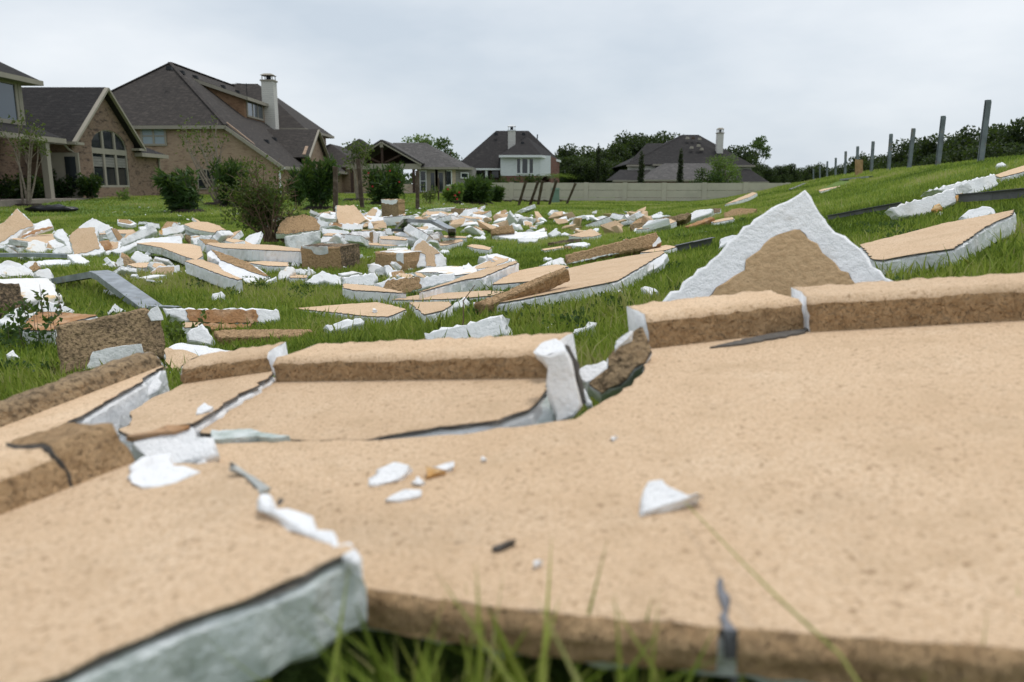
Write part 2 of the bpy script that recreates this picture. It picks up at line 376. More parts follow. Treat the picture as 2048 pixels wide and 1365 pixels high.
def piece(name, label, zi, poly, tilt=0, roll=0, h=None, th=.12, kind='slab', skin=None, anchor=None, on=None, plane=None, cat='debris', group=None,
          mats=None, top='stucco', patch=(), parent=None, part=None, base=None, bev=None, jit=1.0, foot=True):
    SEED[0] += 1; rnd = random.Random(SEED[0])
    px = Z(zi, poly); flat = tilt <= 24
    if h is None: h = th*.9 if flat else (-.01 if on else .03)
    an = Z(zi, [anchor])[0] if anchor else max(px, key=lambda p: p[1])
    if base:
        A_, B_2 = [hit(*q, h) for q in Z(zi, base)]; e_ = (B_2-A_).normalized(); w_ = Vector((0, 0, 1)).cross(e_).normalized(); w_ = w_ if w_.y > 0 else -w_
        n0 = e_.cross(w_).normalized(); n0 = n0 if n0.z > 0 else -n0; ct, st = math.cos(math.radians(tilt)), math.sin(math.radians(tilt))
        pl = Plane(A_.lerp(B_2, .5), n0*ct-w_*st)
    elif plane:
        z0, a, b_ = plane; P0 = hit(*an, 0, plane); pl = Plane(P0, Vector((-a, -b_, 1))); pl.clamp = False
    else: pl = make_plane(an, tilt, roll, h, on, flat)
    o3 = [pl.px(*p) for p in px]; o2 = [pl.to2(p) for p in o3]
    dist = (pl.p-CAM).length
    step = max(.022, .0022*dist); j_ = step*.20*jit
    if bev is None: bev = min(.012, th*.12)
    ol = resample(o2, step, j_, rnd)
    base = min(o3, key=lambda p: p.z)
    if parent is None:
        gz = g(pl.p.x, pl.p.y) if not on and not plane else pl.p.z
        R = root(name, label, cat, (pl.p.x, pl.p.y, min(gz, pl.p.z)), group)
    else: R = parent
    if foot and not on:
        B = [pl.to3(q, 0) for q in o2]+[pl.to3(q, -th) for q in o2]
        FOOT.append((convex([(p.x, p.y) for p in B]), max(p.z for p in B)))
    wob = (.002 if dist < 2.6 else .0035) if kind != 'block' else .002
    if kind == 'slab':
        core = prism(pl, ol, th, bev, part or 'foam_core', [mats or 'foam'], R, rnd, wob)
        if skin is None: sk = inset(ol, .003)
        else: sk = resample([pl.to2(pl.px(*p)) for p in Z(zi, skin)], step, j_, rnd)
        prism(pl, sk, .009, .002, 'stucco_skin', [top, 'base_coat'], R, rnd, .002, front=.0075, sidem=1)
    elif kind == 'foam':
        core = prism(pl, ol, th, max(bev, th*.12), part or 'foam_body', [mats or 'foam'], R, rnd, wob*1.5)
    elif kind == 'block':
        core = prism(pl, ol, th, bev, part or 'stucco_body', [top if mats is None else mats], R, rnd, wob)
    for mt, pp in patch:
        q = resample([pl.to2(pl.px(*p)) for p in Z(zi, pp)], step, j_, rnd)
        nm = 'exposed_foam' if mt.startswith('foam') else 'stucco_patch'
        prism(pl, q, .012, .002, nm, [mt], R, rnd, .001, front=.008)
    if not on and not plane: BUR.append((sum(1 for q, w3 in zip(px, o3) if (hit(*q)-CAM).length < (w3-CAM).length*.985)/len(px), label or part, zi, tilt))
    return R
BUR = []
def convex(pts):
    pts = sorted(set((round(a, 4), round(b, 4)) for a, b in pts))
    if len(pts) < 3: return pts
    def half(ps):
        h_ = []
        for p in ps:
            while len(h_) > 1 and (h_[-1][0]-h_[-2][0])*(p[1]-h_[-2][1])-(h_[-1][1]-h_[-2][1])*(p[0]-h_[-2][0]) <= 0: h_.pop()
            h_.append(p)
        return h_
    return half(pts)[:-1]+half(pts[::-1])[:-1]
def ridge(R, plane, zi, a, b, hgt, depth, mat, endm='foam', name='raised_ridge', lip=.012, n=40, seed=1, batter=.12, topm='stucco'):
    """raised cap strip standing on a panel's plane along a base line given by two pixels"""
    rnd = random.Random(seed); (a, b) = Z(zi, [a, b])
    z0, ga, gb = plane; A = hit(*a, 0, plane); B = hit(*b, 0, plane); Nn = Vector((-ga, -gb, 1)).normalized()
    e = (B-A).normalized(); bk = Nn.cross(e)
    if bk.y < 0: bk = -bk
    prof = []
    k = 7
    sgn = 1
    for i in range(k+1): prof.append((batter*hgt*i/k+ (0 if i < k else lip), -.004+hgt*i/k*(1-.0)))
    prof[-1] = (prof[-1][0], hgt)
    for i in range(1, 6): prof.append((lip+batter*hgt+(depth-lip-batter*hgt)*i/5, hgt))
    prof.append((depth, -.03)); m = len(prof)
    V = []; F = []; M_ = []
    Lr = (B-A).length
    for i in range(n+1):
        f = i/n
        for j, (d, z) in enumerate(prof):
            endj = (.012*mnoise.noise(Vector((j*.45, i*7.3, seed*1.7))) if i in (0, n) else 0)
            w = 0 if j in (0, m-1) else 1
            nn = mnoise.noise(Vector((f*Lr*22, j*.9, seed*3.1)))*.0045*w+mnoise.noise(Vector((f*Lr*60, j*2.1, seed*5.1)))*.0035*w
            V.append(A+e*(f*Lr+endj)+bk*(d+nn*.6)+Nn*(z+nn))
    for i in range(n):
        for j in range(m-1):
            q = [i*m+j, (i+1)*m+j, (i+1)*m+j+1, i*m+j+1]; F.append(q); M_.append(0 if j < k-1 or j == m-2 else 2)  # rough front darker, top lighter: light from above put into the colours
    F.append(list(range(m))); M_.append(1); F.append([n*m+j for j in reversed(range(m))]); M_.append(1)
    O = R.location
    o = mesh_obj(name, [v-O for v in V], F, [mat, endm, topm], M_, R, smooth=True)
    return A, B, e, bk, Nn
# ------------------------------------------------------------------ ground sheet
def spaced(a, b, c, d, step, n):
    near = np.arange(b, c, step)
    lo = b-(np.geomspace(1, 1+(b-a), n)-1)[::-1] if a < b else np.array([])
    hi = c+(np.geomspace(1, 1+(d-c), n)-1)
    return np.unique(np.concatenate([lo, near, hi]))
gx_ = spaced(-1500, -25, 32, 1500, .3, 40); gy_ = spaced(-300, -3, 40, 2200, .3, 50)
XX, YY = np.meshgrid(gx_, gy_); ZZ = G(XX, YY)
nx_, ny_ = len(gx_), len(gy_)
gv_ = np.stack([XX.ravel(), YY.ravel(), ZZ.ravel()], 1)
ii = np.arange((ny_-1)*(nx_-1)); r_ = ii//(nx_-1); c_ = ii % (nx_-1); q0 = r_*nx_+c_
gf_ = np.stack([q0, q0+1, q0+nx_+1, q0+nx_], 1)
m, nt_, b = mat_base('lawn', .95); vec = posnode(nt_)
f1, _ = noise_fac(nt_, .22, .38, .66, 4, vec); f2, _ = noise_fac(nt_, 9, .3, .7, 5, vec); f3, _ = noise_fac(nt_, 1.3, .55, .75, 4, vec)
col = mixc(nt_, f1, (.105, .175, .028), (.19, .28, .05)); col = mixc(nt_, f2, col, (.07, .12, .02)); 
f4 = nt_.nodes.new('ShaderNodeMath'); f4.operation = 'MULTIPLY'; f4.inputs[1].default_value = .35; nt_.links.new(f3, f4.inputs[0])
col = mixc(nt_, f4.outputs[0], col, (.10, .10, .045)); nt_.links.new(col, b.inputs['Base Color'])
bump(nt_, b, [noise_fac(nt_, 14, 0, 1, 6, vec)[1]], [.8], [.06])
me = bpy.data.meshes.new('ground'); me.vertices.add(len(gv_)); me.vertices.foreach_set('co', gv_.ravel())
me.loops.add(gf_.size); me.loops.foreach_set('vertex_index', gf_.ravel().astype(np.int32))
me.polygons.add(len(gf_)); me.polygons.foreach_set('loop_start', np.arange(0, gf_.size, 4, dtype=np.int32)); me.polygons.foreach_set('loop_total', np.full(len(gf_), 4, np.int32))
me.update(); me.validate(); me.polygons.foreach_set('use_smooth', np.ones(len(gf_), bool)); me.materials.append(MATS['lawn'])
ground = bpy.data.objects.new('ground', me); C.objects.link(ground); ground['kind'] = 'structure'

# ------------------------------------------------------------------ foreground panels
PA, PB, PC, PD, PE = (.575, .09, 0), (.668, .12, -.02), (.589, .15, 0), (.612, .15, 0), (.655, .16, 0)
W = 'fence panel'
big = piece('fence_panel', 'large flat tan stucco panel with a cracked raised ridge along its far edge', 0,
    [(735, 1196), (800, 1206), (950, 1228), (1150, 1252), (1440, 1277), (1700, 1297), (2048, 1322), (2200, 1340), (2330, 1000), (2290, 600), (2048, 622), (1700, 642), (1330, 660),
     (1288, 690), (1286, 745), (1240, 790), (1195, 815), (1150, 845), (1110, 850), (1050, 858), (950, 872), (850, 880), (740, 888), (580, 888), (430, 893), (395, 910), (380, 1000), (500, 1100), (640, 1180)],
    plane=PA, th=.044, cat=W, mats='foam_algae')
ridge(big, PA, 0, (1303, 704), (1606, 668), .088, .20, 'stucco_rough', seed=2, n=36)
ridge(big, PA, 0, (1619, 671), (2300, 634), .092, .20, 'stucco_rough', seed=3, n=60)
ridge(big, (PA[0]-.082, PA[1], PA[2]), 0, (735, 1262), (1440, 1342), .0, .0, 'stucco_weathered', seed=4, n=2) if False else None
# finished near edge of the panel, wrapped in stucco
def edge_wrap(R, plane, pts, drop, mat, name, seed):
    rnd = random.Random(seed); V = []; F = []
    P = [hit(*p, 0, plane) for p in pts]; Q = []
    for i in range(len(P)-1):
        for k in range(10): Q.append(P[i].lerp(P[i+1], k/10))
    Q.append(P[-1]); rows = 5
    for i, q in enumerate(Q):
        f = Vector((q.x, q.y, 0)).normalized()
        for j in range(rows+1):
            a = j/rows; nn = mnoise.noise(Vector((q.x*40, q.y*40, j*1.7+seed)))*.006
            o = -f*(.016*math.sin(min(1, a*3)*math.pi/2)+nn+.003)
            V.append(q+o+Vector((0, 0, .0135-(drop+.0135)*a)))
    m_ = rows+1
    for i in range(len(Q)-1):
        for j in range(rows): F.append([i*m_+j, (i+1)*m_+j, (i+1)*m_+j+1, i*m_+j+1])
    mesh_obj(name, [v-R.location for v in V], F, mat, None, R, True)
edge_wrap(big, PA, [(732, 1198), (800, 1208), (950, 1230), (1150, 1254), (1436, 1279)], .024, 'stucco_rough', 'wrapped_edge', 5)
edge_wrap(big, PA, [(1476, 1279), (1700, 1299), (2048, 1324), (2200, 1342)], .024, 'stucco_rough', 'wrapped_edge', 6)
def decal(R, plane, zi, poly, mat, name, off=.0125, th=.02):
    z0, a, b_ = plane; px = Z(zi, poly); P0 = hit(*px[0], 0, plane); pl = Plane(P0, Vector((-a, -b_, 1))); rnd = random.Random(len(name)+len(poly))
    o2 = resample([pl.to2(pl.px(*p)) for p in px], .012, .002, rnd)
    return prism(pl, o2, th, .001, name, [mat], R, rnd, .001, front=off)
decal(big, PA, 0, [(1437, 1180), (1447, 1178), (1450, 1200), (1458, 1215), (1458, 1262), (1475, 1285), (1446, 1285), (1442, 1225), (1434, 1205)], 'crack_grey', 'crack', th=.03)
piece('', '', 0, [(1440, 1290), (1470, 1285), (1482, 1365), (1500, 1400), (1462, 1400), (1452, 1340)], tilt=70, on=PA, h=-.02, anchor=(1455, 1287), th=.02, kind='foam', mats='crack_grey', parent=big, part='crack')
decal(big, PA, 0, [(1420, 704), (1470, 692), (1540, 677), (1590, 668), (1622, 664), (1610, 674), (1560, 684), (1490, 697)], 'base_coat', 'crack')
decal(big, PA, 9, [(1090, 90), (1130, 95), (1290, 85), (1340, 105), (1490, 125), (1440, 132), (1280, 128), (1150, 140), (1095, 140)], 'foam_algae', 'broken_core', off=.016)

left = piece('fence_panel', 'tan stucco panel with grey-green foam edge and a dark weathered ridge, overlapping the large panel', 0,
    [(455, 935), (480, 952), (520, 987), (560, 1018), (610, 1043), (650, 1063), (690, 1088), (716, 1110), (650, 1140), (560, 1183), (430, 1235), (300, 1290), (200, 1330), (60, 1390), (-150, 1450), (-260, 1250), (-150, 1080), (0, 1025), (60, 1000), (140, 965), (250, 935), (350, 935)],
    plane=PB, th=.08, cat=W, mats='foam_algae')
ridge(left, PB, 0, (-120, 1092), (150, 985), .062, .14, 'stucco_rough', 'base_coat', topm='stucco', seed=8, n=30, batter=.4)
ridge(left, PB, 0, (153, 984), (274, 934), .068, .15, 'stucco_rough', 'base_coat', topm='stucco_rough', seed=9, n=16, batter=.4)
piece('', '', 9, [(1170, 235), (1230, 245), (1300, 285), (1380, 350), (1330, 372), (1310, 350), (1240, 290)], tilt=35, on=PB, h=-.01, th=.015, kind='foam', mats='foam_dirty', parent=left, part='broken_core')
piece('', '', 9, [(1310, 405), (1335, 375), (1385, 375), (1410, 450), (1480, 450), (1580, 500), (1615, 560), (1700, 570), (1745, 640), (1800, 620), (1850, 690), (1835, 740), (1790, 700), (1720, 690), (1620, 590), (1520, 545), (1400, 465)], tilt=6, on=PB, h=.003, th=.015, jit=.7, bev=.003, kind='foam', parent=left, part='broken_core')
piece('stucco_piece', 'tan stucco strip lying beyond the dark ridge of the overlapping panel', 9, [(-120, 250), (0, 215), (150, 160), (300, 138), (350, 175), (215, 240), (0, 330), (-120, 390)], plane=(.64, .12, -.02), th=.08, cat='slab')

mid = piece('fence_panel', 'tan stucco panel with a long rough ridge ending in a broken white foam end', 0,
    [(430, 882), (402, 867), (470, 820), (550, 758), (600, 744), (800, 738), (1118, 738), (1100, 770), (1085, 800), (1060, 825), (1000, 848), (930, 857), (880, 860), (800, 874), (745, 886), (580, 888)], plane=PC, th=.11, cat=W)
ridge(mid, PC, 0, (553, 770), (1093, 764), .066, .17, 'stucco_rough', seed=11, n=70)
piece('', '', 0, [(1069, 703), (1080, 716), (1090, 735), (1093, 765), (1100, 800), (1112, 850), (1150, 833), (1164, 806), (1153, 762), (1139, 716), (1129, 702)], tilt=70, on=PC, h=-.03, th=.045, kind='foam', jit=.6, bev=.004, anchor=(1112, 850), parent=mid, part='broken_end')
piece('', '', 0, [(1066, 701), (1085, 684), (1112, 676), (1130, 689), (1134, 703), (1110, 708), (1084, 715)], tilt=14, on=PC, h=.062, th=.008, kind='foam', bev=.004, anchor=(1110, 708), parent=mid, part='broken_end')
piece('', '', 0, [(1102, 770), (1088, 800), (1064, 825), (1038, 848), (1062, 860), (1110, 854)], tilt=20, on=PC, h=-.035, th=.02, kind='foam', mats='foam_algae', anchor=(1062, 860), parent=mid, part='broken_end')
piece('', '', 0, [(1130, 691), (1139, 714), (1153, 760), (1164, 806), (1171, 800), (1162, 757), (1149, 712), (1137, 690)], tilt=70, on=PC, h=-.02, th=.02, kind='foam', mats='base_coat', anchor=(1164, 806), parent=mid, part='mesh_edge')
piece('', '', 0, [(1062, 826), (1000, 849), (930, 858), (880, 862), (900, 873), (950, 871), (1050, 860), (1110, 852), (1105, 832)], tilt=40, on=PC, h=-.045, th=.03, kind='foam', mats='foam_algae', parent=mid, part='broken_core')
decal(mid, PC, 0, [(758, 886), (800, 874), (870, 862), (950, 858), (1040, 850), (1110, 838), (1130, 842), (1050, 860), (950, 872), (850, 881)], 'foam_algae', 'broken_core', off=-.02)
pd = piece('fence_panel', 'tan stucco panel with short rough ridge and a straight white cut side edge', 6,
    [(1190, 545), (1450, 505), (1745, 470), (1755, 488), (1600, 590), (1440, 690), (1245, 808), (1000, 860), (830, 910), (765, 865), (845, 790), (832, 735), (950, 660), (1050, 615)], plane=PD, th=.12, cat=W)
ridge(pd, PD, 6, (1180, 556), (1738, 476), .056, .15, 'stucco_rough', seed=12, n=40)
piece('', '', 6, [(1700, 345), (1740, 320), (1800, 285), (1820, 330), (1790, 360), (1745, 385)], tilt=40, on=PD, h=.02, th=.03, kind='foam', parent=pd, part='broken_end')
pe = piece('fence_panel', 'weathered tan stucco panel with dark mildewed ridge and wide ragged white foam side', 6,
    [(-160, 900), (0, 825), (300, 690), (650, 545), (990, 440), (1055, 432), (980, 478), (835, 580), (720, 645), (560, 742), (380, 842), (200, 932), (0, 992), (-160, 1040)], plane=PE, th=.11, cat=W)
ridge(pe, PE, 6, (-160, 905), (1052, 436), .05, .09, 'stucco_weathered', topm='stucco_weathered', seed=13, n=70, batter=.3)
piece('', '', 6, [(-100, 1025), (0, 995), (200, 935), (380, 845), (560, 745), (720, 648), (835, 583), (1042, 445), (1035, 525), (960, 600), (905, 650), (830, 715), (848, 770), (790, 815), (640, 890), (560, 925), (400, 952), (0, 1040), (-100, 1060)],
      tilt=24, roll=8, on=PE, h=-.11, th=.05, kind='foam', anchor=(560, 925), parent=pe, part='broken_core')
piece('foam_piece', 'torn white foam slab with tan top lying at the end of the dark ridge', 9, [(668, 112), (800, 85), (960, 45), (1000, 25), (1012, 80), (1080, 98), (1112, 165), (1040, 195), (950, 215), (880, 245), (760, 215), (715, 185)], tilt=32, on=PA, h=.02, th=.05, kind='foam', cat='foam',
      patch=(('rust_stucco', [(640, 98), (780, 68), (930, 40), (975, 44), (800, 86), (672, 108)]),))
piece('foam_chunk', 'flat white foam flake resting on the overlapping panel beside its dark ridge', 9, [(648, 290), (680, 230), (725, 190), (870, 170), (890, 235), (950, 232), (1010, 262), (900, 318), (810, 335), (720, 345), (662, 325)], tilt=3, on=PB, h=.010, th=.018, kind='foam', cat='foam')
piece('foam_chunk', 'fist-sized white foam lump beside the torn foam slab', 9, [(1000, 215), (1030, 198), (1068, 205), (1070, 240), (1040, 252), (1000, 245)], tilt=40, on=PA, h=.015, th=.04, kind='foam', cat='foam')
# chips lying on the panels
def chip(label, zi, poly, on, mat='foam', tilt=26, th=.018): return piece('foam_chip', label, zi, poly, tilt=tilt, on=on, h=.012, th=th, kind='foam', mats=mat, cat='foam')
chip('oval white foam chip, largest of the cluster on the big panel', 10, [(325, 305), (332, 285), (365, 255), (372, 230), (440, 212), (520, 210), (515, 250), (470, 285), (430, 298), (370, 305)], PA)
chip('narrow white foam sliver below the oval chip on the big panel', 10, [(405, 385), (430, 355), (490, 327), (565, 335), (560, 362), (480, 378)], PA)
chip('white foam sliver touching the orange fragment', 10, [(640, 218), (690, 200), (747, 195), (738, 222), (690, 240), (660, 235)], PA)
chip('orange-brown stucco fragment among the white chips', 10, [(595, 262), (600, 228), (640, 222), (680, 240), (650, 258), (615, 272)], PA, 'foam_core_orange')
chip('tiny white chip between the orange fragment and the oval chip', 10, [(533, 292), (560, 278), (592, 290), (572, 306), (545, 305)], PA)
chip('thumb-sized white speck of foam beyond the chips', 10, [(858, 190), (862, 175), (880, 185), (878, 193)], PA)
chip('wedge-shaped white foam chip lying alone on the large panel', 10, [(1618, 442), (1630, 395), (1640, 320), (1680, 278), (1725, 275), (1765, 308), (1820, 330), (1850, 345), (1890, 342), (1895, 358), (1850, 385), (1780, 408), (1700, 432), (1640, 446)], PA, tilt=30, th=.03)
chip('dark grey fragment on the large tan panel', 10, [(922, 610), (935, 585), (975, 578), (1003, 565), (1000, 585), (980, 608), (950, 618)], PA, 'base_coat')
chip('pale crumb near the dark grey fragment', 10, [(1098, 690), (1108, 662), (1150, 660), (1158, 685), (1130, 702)], PA)
chip('small pale crumb beside the broken corner of the large panel', 10, [(1474, 95), (1478, 75), (1498, 78), (1500, 95)], PA)
chip('angular white foam chip lying on the panel with the straight white edge', 6, [(1254, 727), (1262, 682), (1305, 657), (1340, 672), (1366, 680), (1355, 702), (1290, 726)], PD)
# upright triangular piece behind the ridge
pk = piece('foam_piece', 'tall white triangular foam slab standing behind the ridge with brown stucco centre', 8,
    [(420, 552), (470, 512), (540, 452), (640, 378), (720, 296), (790, 225), (860, 166), (930, 122), (1000, 86), (1050, 58), (1086, 36), (1112, 70), (1150, 140), (1185, 190), (1222, 222), (1290, 265), (1332, 300), (1382, 372), (1440, 420), (1485, 448), (1495, 490), (1300, 540), (800, 590), (480, 600)],
    tilt=62, on=PA, h=-.02, anchor=(800, 575), th=.10, cat='slab', top='stucco_shaded',
    skin=[(690, 475), (770, 428), (815, 402), (822, 356), (900, 290), (960, 243), (1030, 228), (1062, 224), (1100, 270), (1190, 350), (1232, 400), (1312, 467), (1330, 520), (1000, 545), (650, 560), (640, 530)])
dk = piece('stucco_piece', 'dark brown broken panel end dipping into the grass beside the ridge', 8, [(118, 908), (165, 870), (205, 830), (208, 790), (250, 735), (292, 690), (352, 645), (372, 660), (390, 720), (408, 762), (380, 815), (300, 885), (180, 950)], tilt=58, on=PA, h=-.05, th=.09, cat='slab', top='stucco_weathered')
piece('', '', 8, [(235, 752), (245, 715), (275, 688), (312, 665), (300, 700), (262, 735)], tilt=58, on=PA, h=.05, th=.015, kind='foam', parent=dk, part='broken_edge')
piece('foam_piece', 'jagged white foam strip between the broken panel end and the foam-ended panel', 8, [(58, 838), (120, 815), (160, 800), (205, 788), (212, 830), (175, 865), (150, 892), (112, 902), (75, 880)], tilt=38, on=PA, h=-.05, th=.06, kind='foam', cat='foam')
piece('foam_chunk', 'small white foam lump in the gap between the panels', 8, [(90, 935), (105, 922), (130, 950), (150, 985), (120, 990)], tilt=45, on=PA, h=-.06, th=.04, kind='foam', cat='foam')
# ------------------------------------------------------------------ rubble beyond the panels: (name, zoom, polygon, options, label)
S_, F_, B_ = dict(kind='slab', cat='slab'), dict(kind='foam', cat='foam'), dict(kind='block', cat='block', top='stucco_rough')
def P(k, name, label, zi, poly, **kw):
    o = dict(k); o.update(kw)
    if o.get('tilt', 0) <= 24:
        o['th'] = o.get('th', .12)*.66
        if 'h' in o: o['h'] *= .66
    return piece(name, label, zi, poly, **o)
# -- left pile
P(S_, 'stucco_piece', 'tan stucco slab leaning steeply at the end of the rubble, below the plastic bag', 1, [(-90, 330), (0, 250), (45, 232), (150, 118), (220, 180), (300, 250), (305, 275), (200, 320), (140, 410), (30, 448), (-90, 450)], tilt=50, th=.10,
  skin=[(-90, 335), (0, 257), (45, 238), (150, 124), (215, 188), (290, 255), (298, 274), (185, 305), (150, 330), (60, 392), (0, 425), (-90, 440)])
P(F_, 'foam_piece', 'white foam slab with brown underside against the steeply leaning slab', 1, [(280, 288), (300, 255), (370, 228), (432, 210), (452, 240), (465, 268), (470, 288), (350, 322), (200, 385), (160, 392)], tilt=35, th=.06, patch=(('rust_stucco', [(185, 368), (300, 312), (380, 292), (468, 280), (462, 290), (330, 326), (190, 384)]),))
P(S_, 'stucco_piece', 'flat brown-tan slab half hidden under the leaning slab', 1, [(120, 440), (280, 360), (468, 345), (500, 390), (420, 440), (150, 465)], th=.16)
P(F_, 'foam_chunk', 'white foam lump streaked with yellow glue in the left pile', 1, [(225, 470), (245, 410), (330, 392), (400, 420), (415, 480), (390, 505), (280, 505)], tilt=40, th=.12, mats='foam_glue')
P(F_, 'foam_chunk', 'clean white foam boulder beside the glue-streaked lump', 1, [(410, 440), (450, 395), (540, 385), (600, 420), (560, 460), (470, 480)], tilt=40, th=.15)
P(F_, 'foam_chunk', 'broken white foam chunk at the foot of the upright tan slab', 1, [(460, 490), (500, 455), (600, 450), (640, 500), (630, 522), (480, 520)], tilt=45, th=.14)
P(F_, 'foam_chunk', 'greyish foam chunk by the end of the steel strip', 1, [(80, 500), (110, 470), (230, 440), (260, 480), (240, 500)], tilt=35, th=.1, mats='foam_dirty')
P(F_, 'foam_piece', 'grey-white triangular foam slab leaning on the upright tan slab', 1, [(468, 348), (500, 312), (560, 298), (600, 375), (635, 440), (648, 518), (610, 505), (565, 410), (510, 385)], tilt=40, th=.08)
P(S_, 'stucco_piece', 'upright smooth tan slab with white torn edges in the left pile', 1, [(603, 372), (640, 328), (690, 293), (835, 286), (872, 300), (850, 362), (890, 440), (930, 490), (880, 525), (740, 537), (650, 530), (628, 440)], tilt=42, th=.10,
  skin=[(607, 372), (640, 332), (690, 297), (833, 290), (848, 360), (880, 470), (750, 514), (652, 524), (632, 440)])
P(S_, 'stucco_piece', 'slab with mouldy yellow-grey foam side behind the reddish fragment', 1, [(868, 352), (930, 312), (1180, 310), (1190, 338), (1140, 345), (1000, 345)], h=.26, th=.27, mats='foam_dirty')
P(F_, 'foam_piece', 'reddish stained fragment beside the upright tan slab', 1, [(868, 410), (900, 400), (960, 393), (985, 440), (992, 475), (930, 497), (882, 445)], tilt=50, th=.1, mats='rust_stucco')
P(F_, 'foam_beam', 'long dirty white foam beam propped up at an angle', 1, [(988, 455), (1010, 425), (1100, 372), (1200, 320), (1355, 262), (1388, 320), (1300, 365), (1150, 425), (1010, 482), (990, 475)], tilt=48, th=.14, mats='foam_dirty')
P(F_, 'foam_piece', 'long low white foam slab in front of the propped beam', 1, [(975, 500), (1100, 448), (1250, 385), (1400, 372), (1592, 358), (1608, 432), (1420, 442), (1210, 442), (1110, 492), (1060, 517)], tilt=32, th=.10)
P(F_, 'foam_beam', 'white foam bar with an orange end lying on the rubble', 1, [(1398, 322), (1420, 300), (1520, 278), (1612, 262), (1642, 300), (1600, 332), (1430, 360), (1402, 350)], tilt=50, h=.06, th=.12, patch=(('foam_core_orange', [(1400, 322), (1424, 302), (1430, 355), (1404, 346)]),))
P(F_, 'foam_chunk', 'small squarish foam chunk under the orange-ended bar', 1, [(1280, 355), (1340, 345), (1350, 385), (1285, 388)], tilt=60, th=.12)
P(F_, 'foam_chunk', 'grey foam piece below the orange-ended bar', 1, [(1405, 375), (1590, 335), (1620, 370), (1600, 395), (1420, 392)], tilt=50, th=.1, mats='foam_dirty')  # greyer mottled foam over the whole piece
P(S_, 'stucco_piece', 'weathered tan slab lying behind the white foam wedge', 2, [(618, 290), (720, 265), (860, 268), (960, 300), (1090, 380), (880, 368), (700, 330)], tilt=14, th=.14)
P(F_, 'foam_chunk', 'white foam wedge with dark brown back', 2, [(640, 372), (655, 320), (690, 295), (760, 310), (820, 345), (875, 388), (780, 395), (700, 402)], tilt=52, th=.08)
P(B_, 'stucco_block', 'dark brown stucco stump beneath the foam wedge', 2, [(632, 378), (690, 402), (722, 485), (680, 482), (650, 440)], tilt=70, th=.12, top='stucco_weathered')
P(F_, 'foam_beam', 'white foam beam reaching towards the uprooted shrub', 2, [(692, 420), (860, 395), (1060, 375), (1150, 375), (1158, 412), (1040, 442), (850, 470), (720, 492)], tilt=50, th=.13)
P(S_, 'stucco_piece', 'broad tan slab with mouldy foam side raised over a dark hollow', 2, [(158, 478), (320, 465), (700, 485), (790, 510), (810, 600), (745, 640), (640, 610), (560, 580), (410, 522), (300, 500)], tilt=2, h=.22, th=.16, mats='foam_dirty')
P(F_, 'foam_piece', 'thin white foam shard on the side of the broad tan slab', 2, [(235, 572), (300, 530), (400, 480), (412, 500), (340, 550), (270, 592)], tilt=40, h=.05, th=.04)
P(F_, 'foam_chunk', 'white foam block in front of the broad tan slab', 1, [(1148, 552), (1190, 490), (1250, 498), (1300, 530), (1338, 562), (1300, 602), (1200, 608)], tilt=50, th=.14)
P(B_, 'stucco_block', 'half brown half white corner block next to the foam block', 1, [(1013, 602), (1060, 540), (1110, 535), (1150, 560), (1197, 597), (1120, 632), (1030, 637)], tilt=50, th=.14, top='stucco_weathered', patch=(('foam_dirty', [(1016, 602), (1058, 545), (1085, 570), (1090, 630), (1032, 634)]),))
P(S_, 'stucco_piece', 'small flat tan slab lying alone in the grass with white sides', 1, [(1118, 618), (1220, 602), (1350, 602), (1495, 616), (1400, 632), (1250, 647), (1180, 640)], th=.13)
P(F_, 'foam_chip', 'thin white foam flake in the grass by the corner block', 1, [(905, 610), (940, 592), (1000, 585), (1022, 600), (920, 622)], tilt=20, h=.03, th=.05)
P(F_, 'foam_piece', 'white foam slab with a rounded glue mark at the end of the bent channel', 1, [(-60, 640), (0, 600), (60, 570), (180, 602), (260, 645), (325, 722), (0, 725), (-60, 725)], tilt=40, th=.10, patch=(('foam_glue', [(10, 700), (60, 650), (130, 632), (190, 670), (225, 715), (100, 718)]),))
P(F_, 'foam_chunk', 'white and brown foam corner above the glue-marked slab', 1, [(200, 612), (255, 580), (330, 584), (368, 650), (290, 682), (240, 650)], tilt=48, h=.05, th=.1, patch=(('stucco_rough', [(258, 642), (312, 592), (362, 650), (292, 678)]),))
P(F_, 'foam_piece', 'narrow tilted foam slab running down to the glue-swirled slab', 1, [(290, 682), (360, 650), (420, 640), (455, 690), (502, 792), (430, 745), (320, 722)], tilt=50, th=.1)
P(F_, 'foam_piece', 'white foam slab covered in yellow glue swirls', 1, [(-60, 738), (0, 735), (230, 728), (430, 730), (480, 800), (547, 897), (400, 917), (200, 932), (150, 900), (-60, 900)], tilt=18, h=.22, th=.17, mats='foam_glue')
P(B_, 'stucco_block', 'dark mildewed stucco block at the end of the glue-swirled slab', 1, [(-120, 765), (0, 768), (165, 780), (185, 850), (202, 932), (190, 1002), (60, 1052), (0, 1092), (-120, 1110)], tilt=72, th=.25, top='stucco_mildew')
P(F_, 'foam_chunk', 'rough grey-white foam wedge in front of the glue-swirled slab', 1, [(322, 1005), (345, 950), (370, 918), (500, 945), (600, 980), (658, 1010), (640, 1047), (400, 1042), (330, 1035)], tilt=50, th=.12)
P(F_, 'foam_piece', 'bright white foam slab lying among weeds below the mildewed block', 1, [(-60, 1110), (0, 1090), (130, 1000), (170, 985), (230, 1000), (332, 1037), (250, 1092), (180, 1150), (120, 1187), (0, 1125)], tilt=28, h=.03, th=.06)
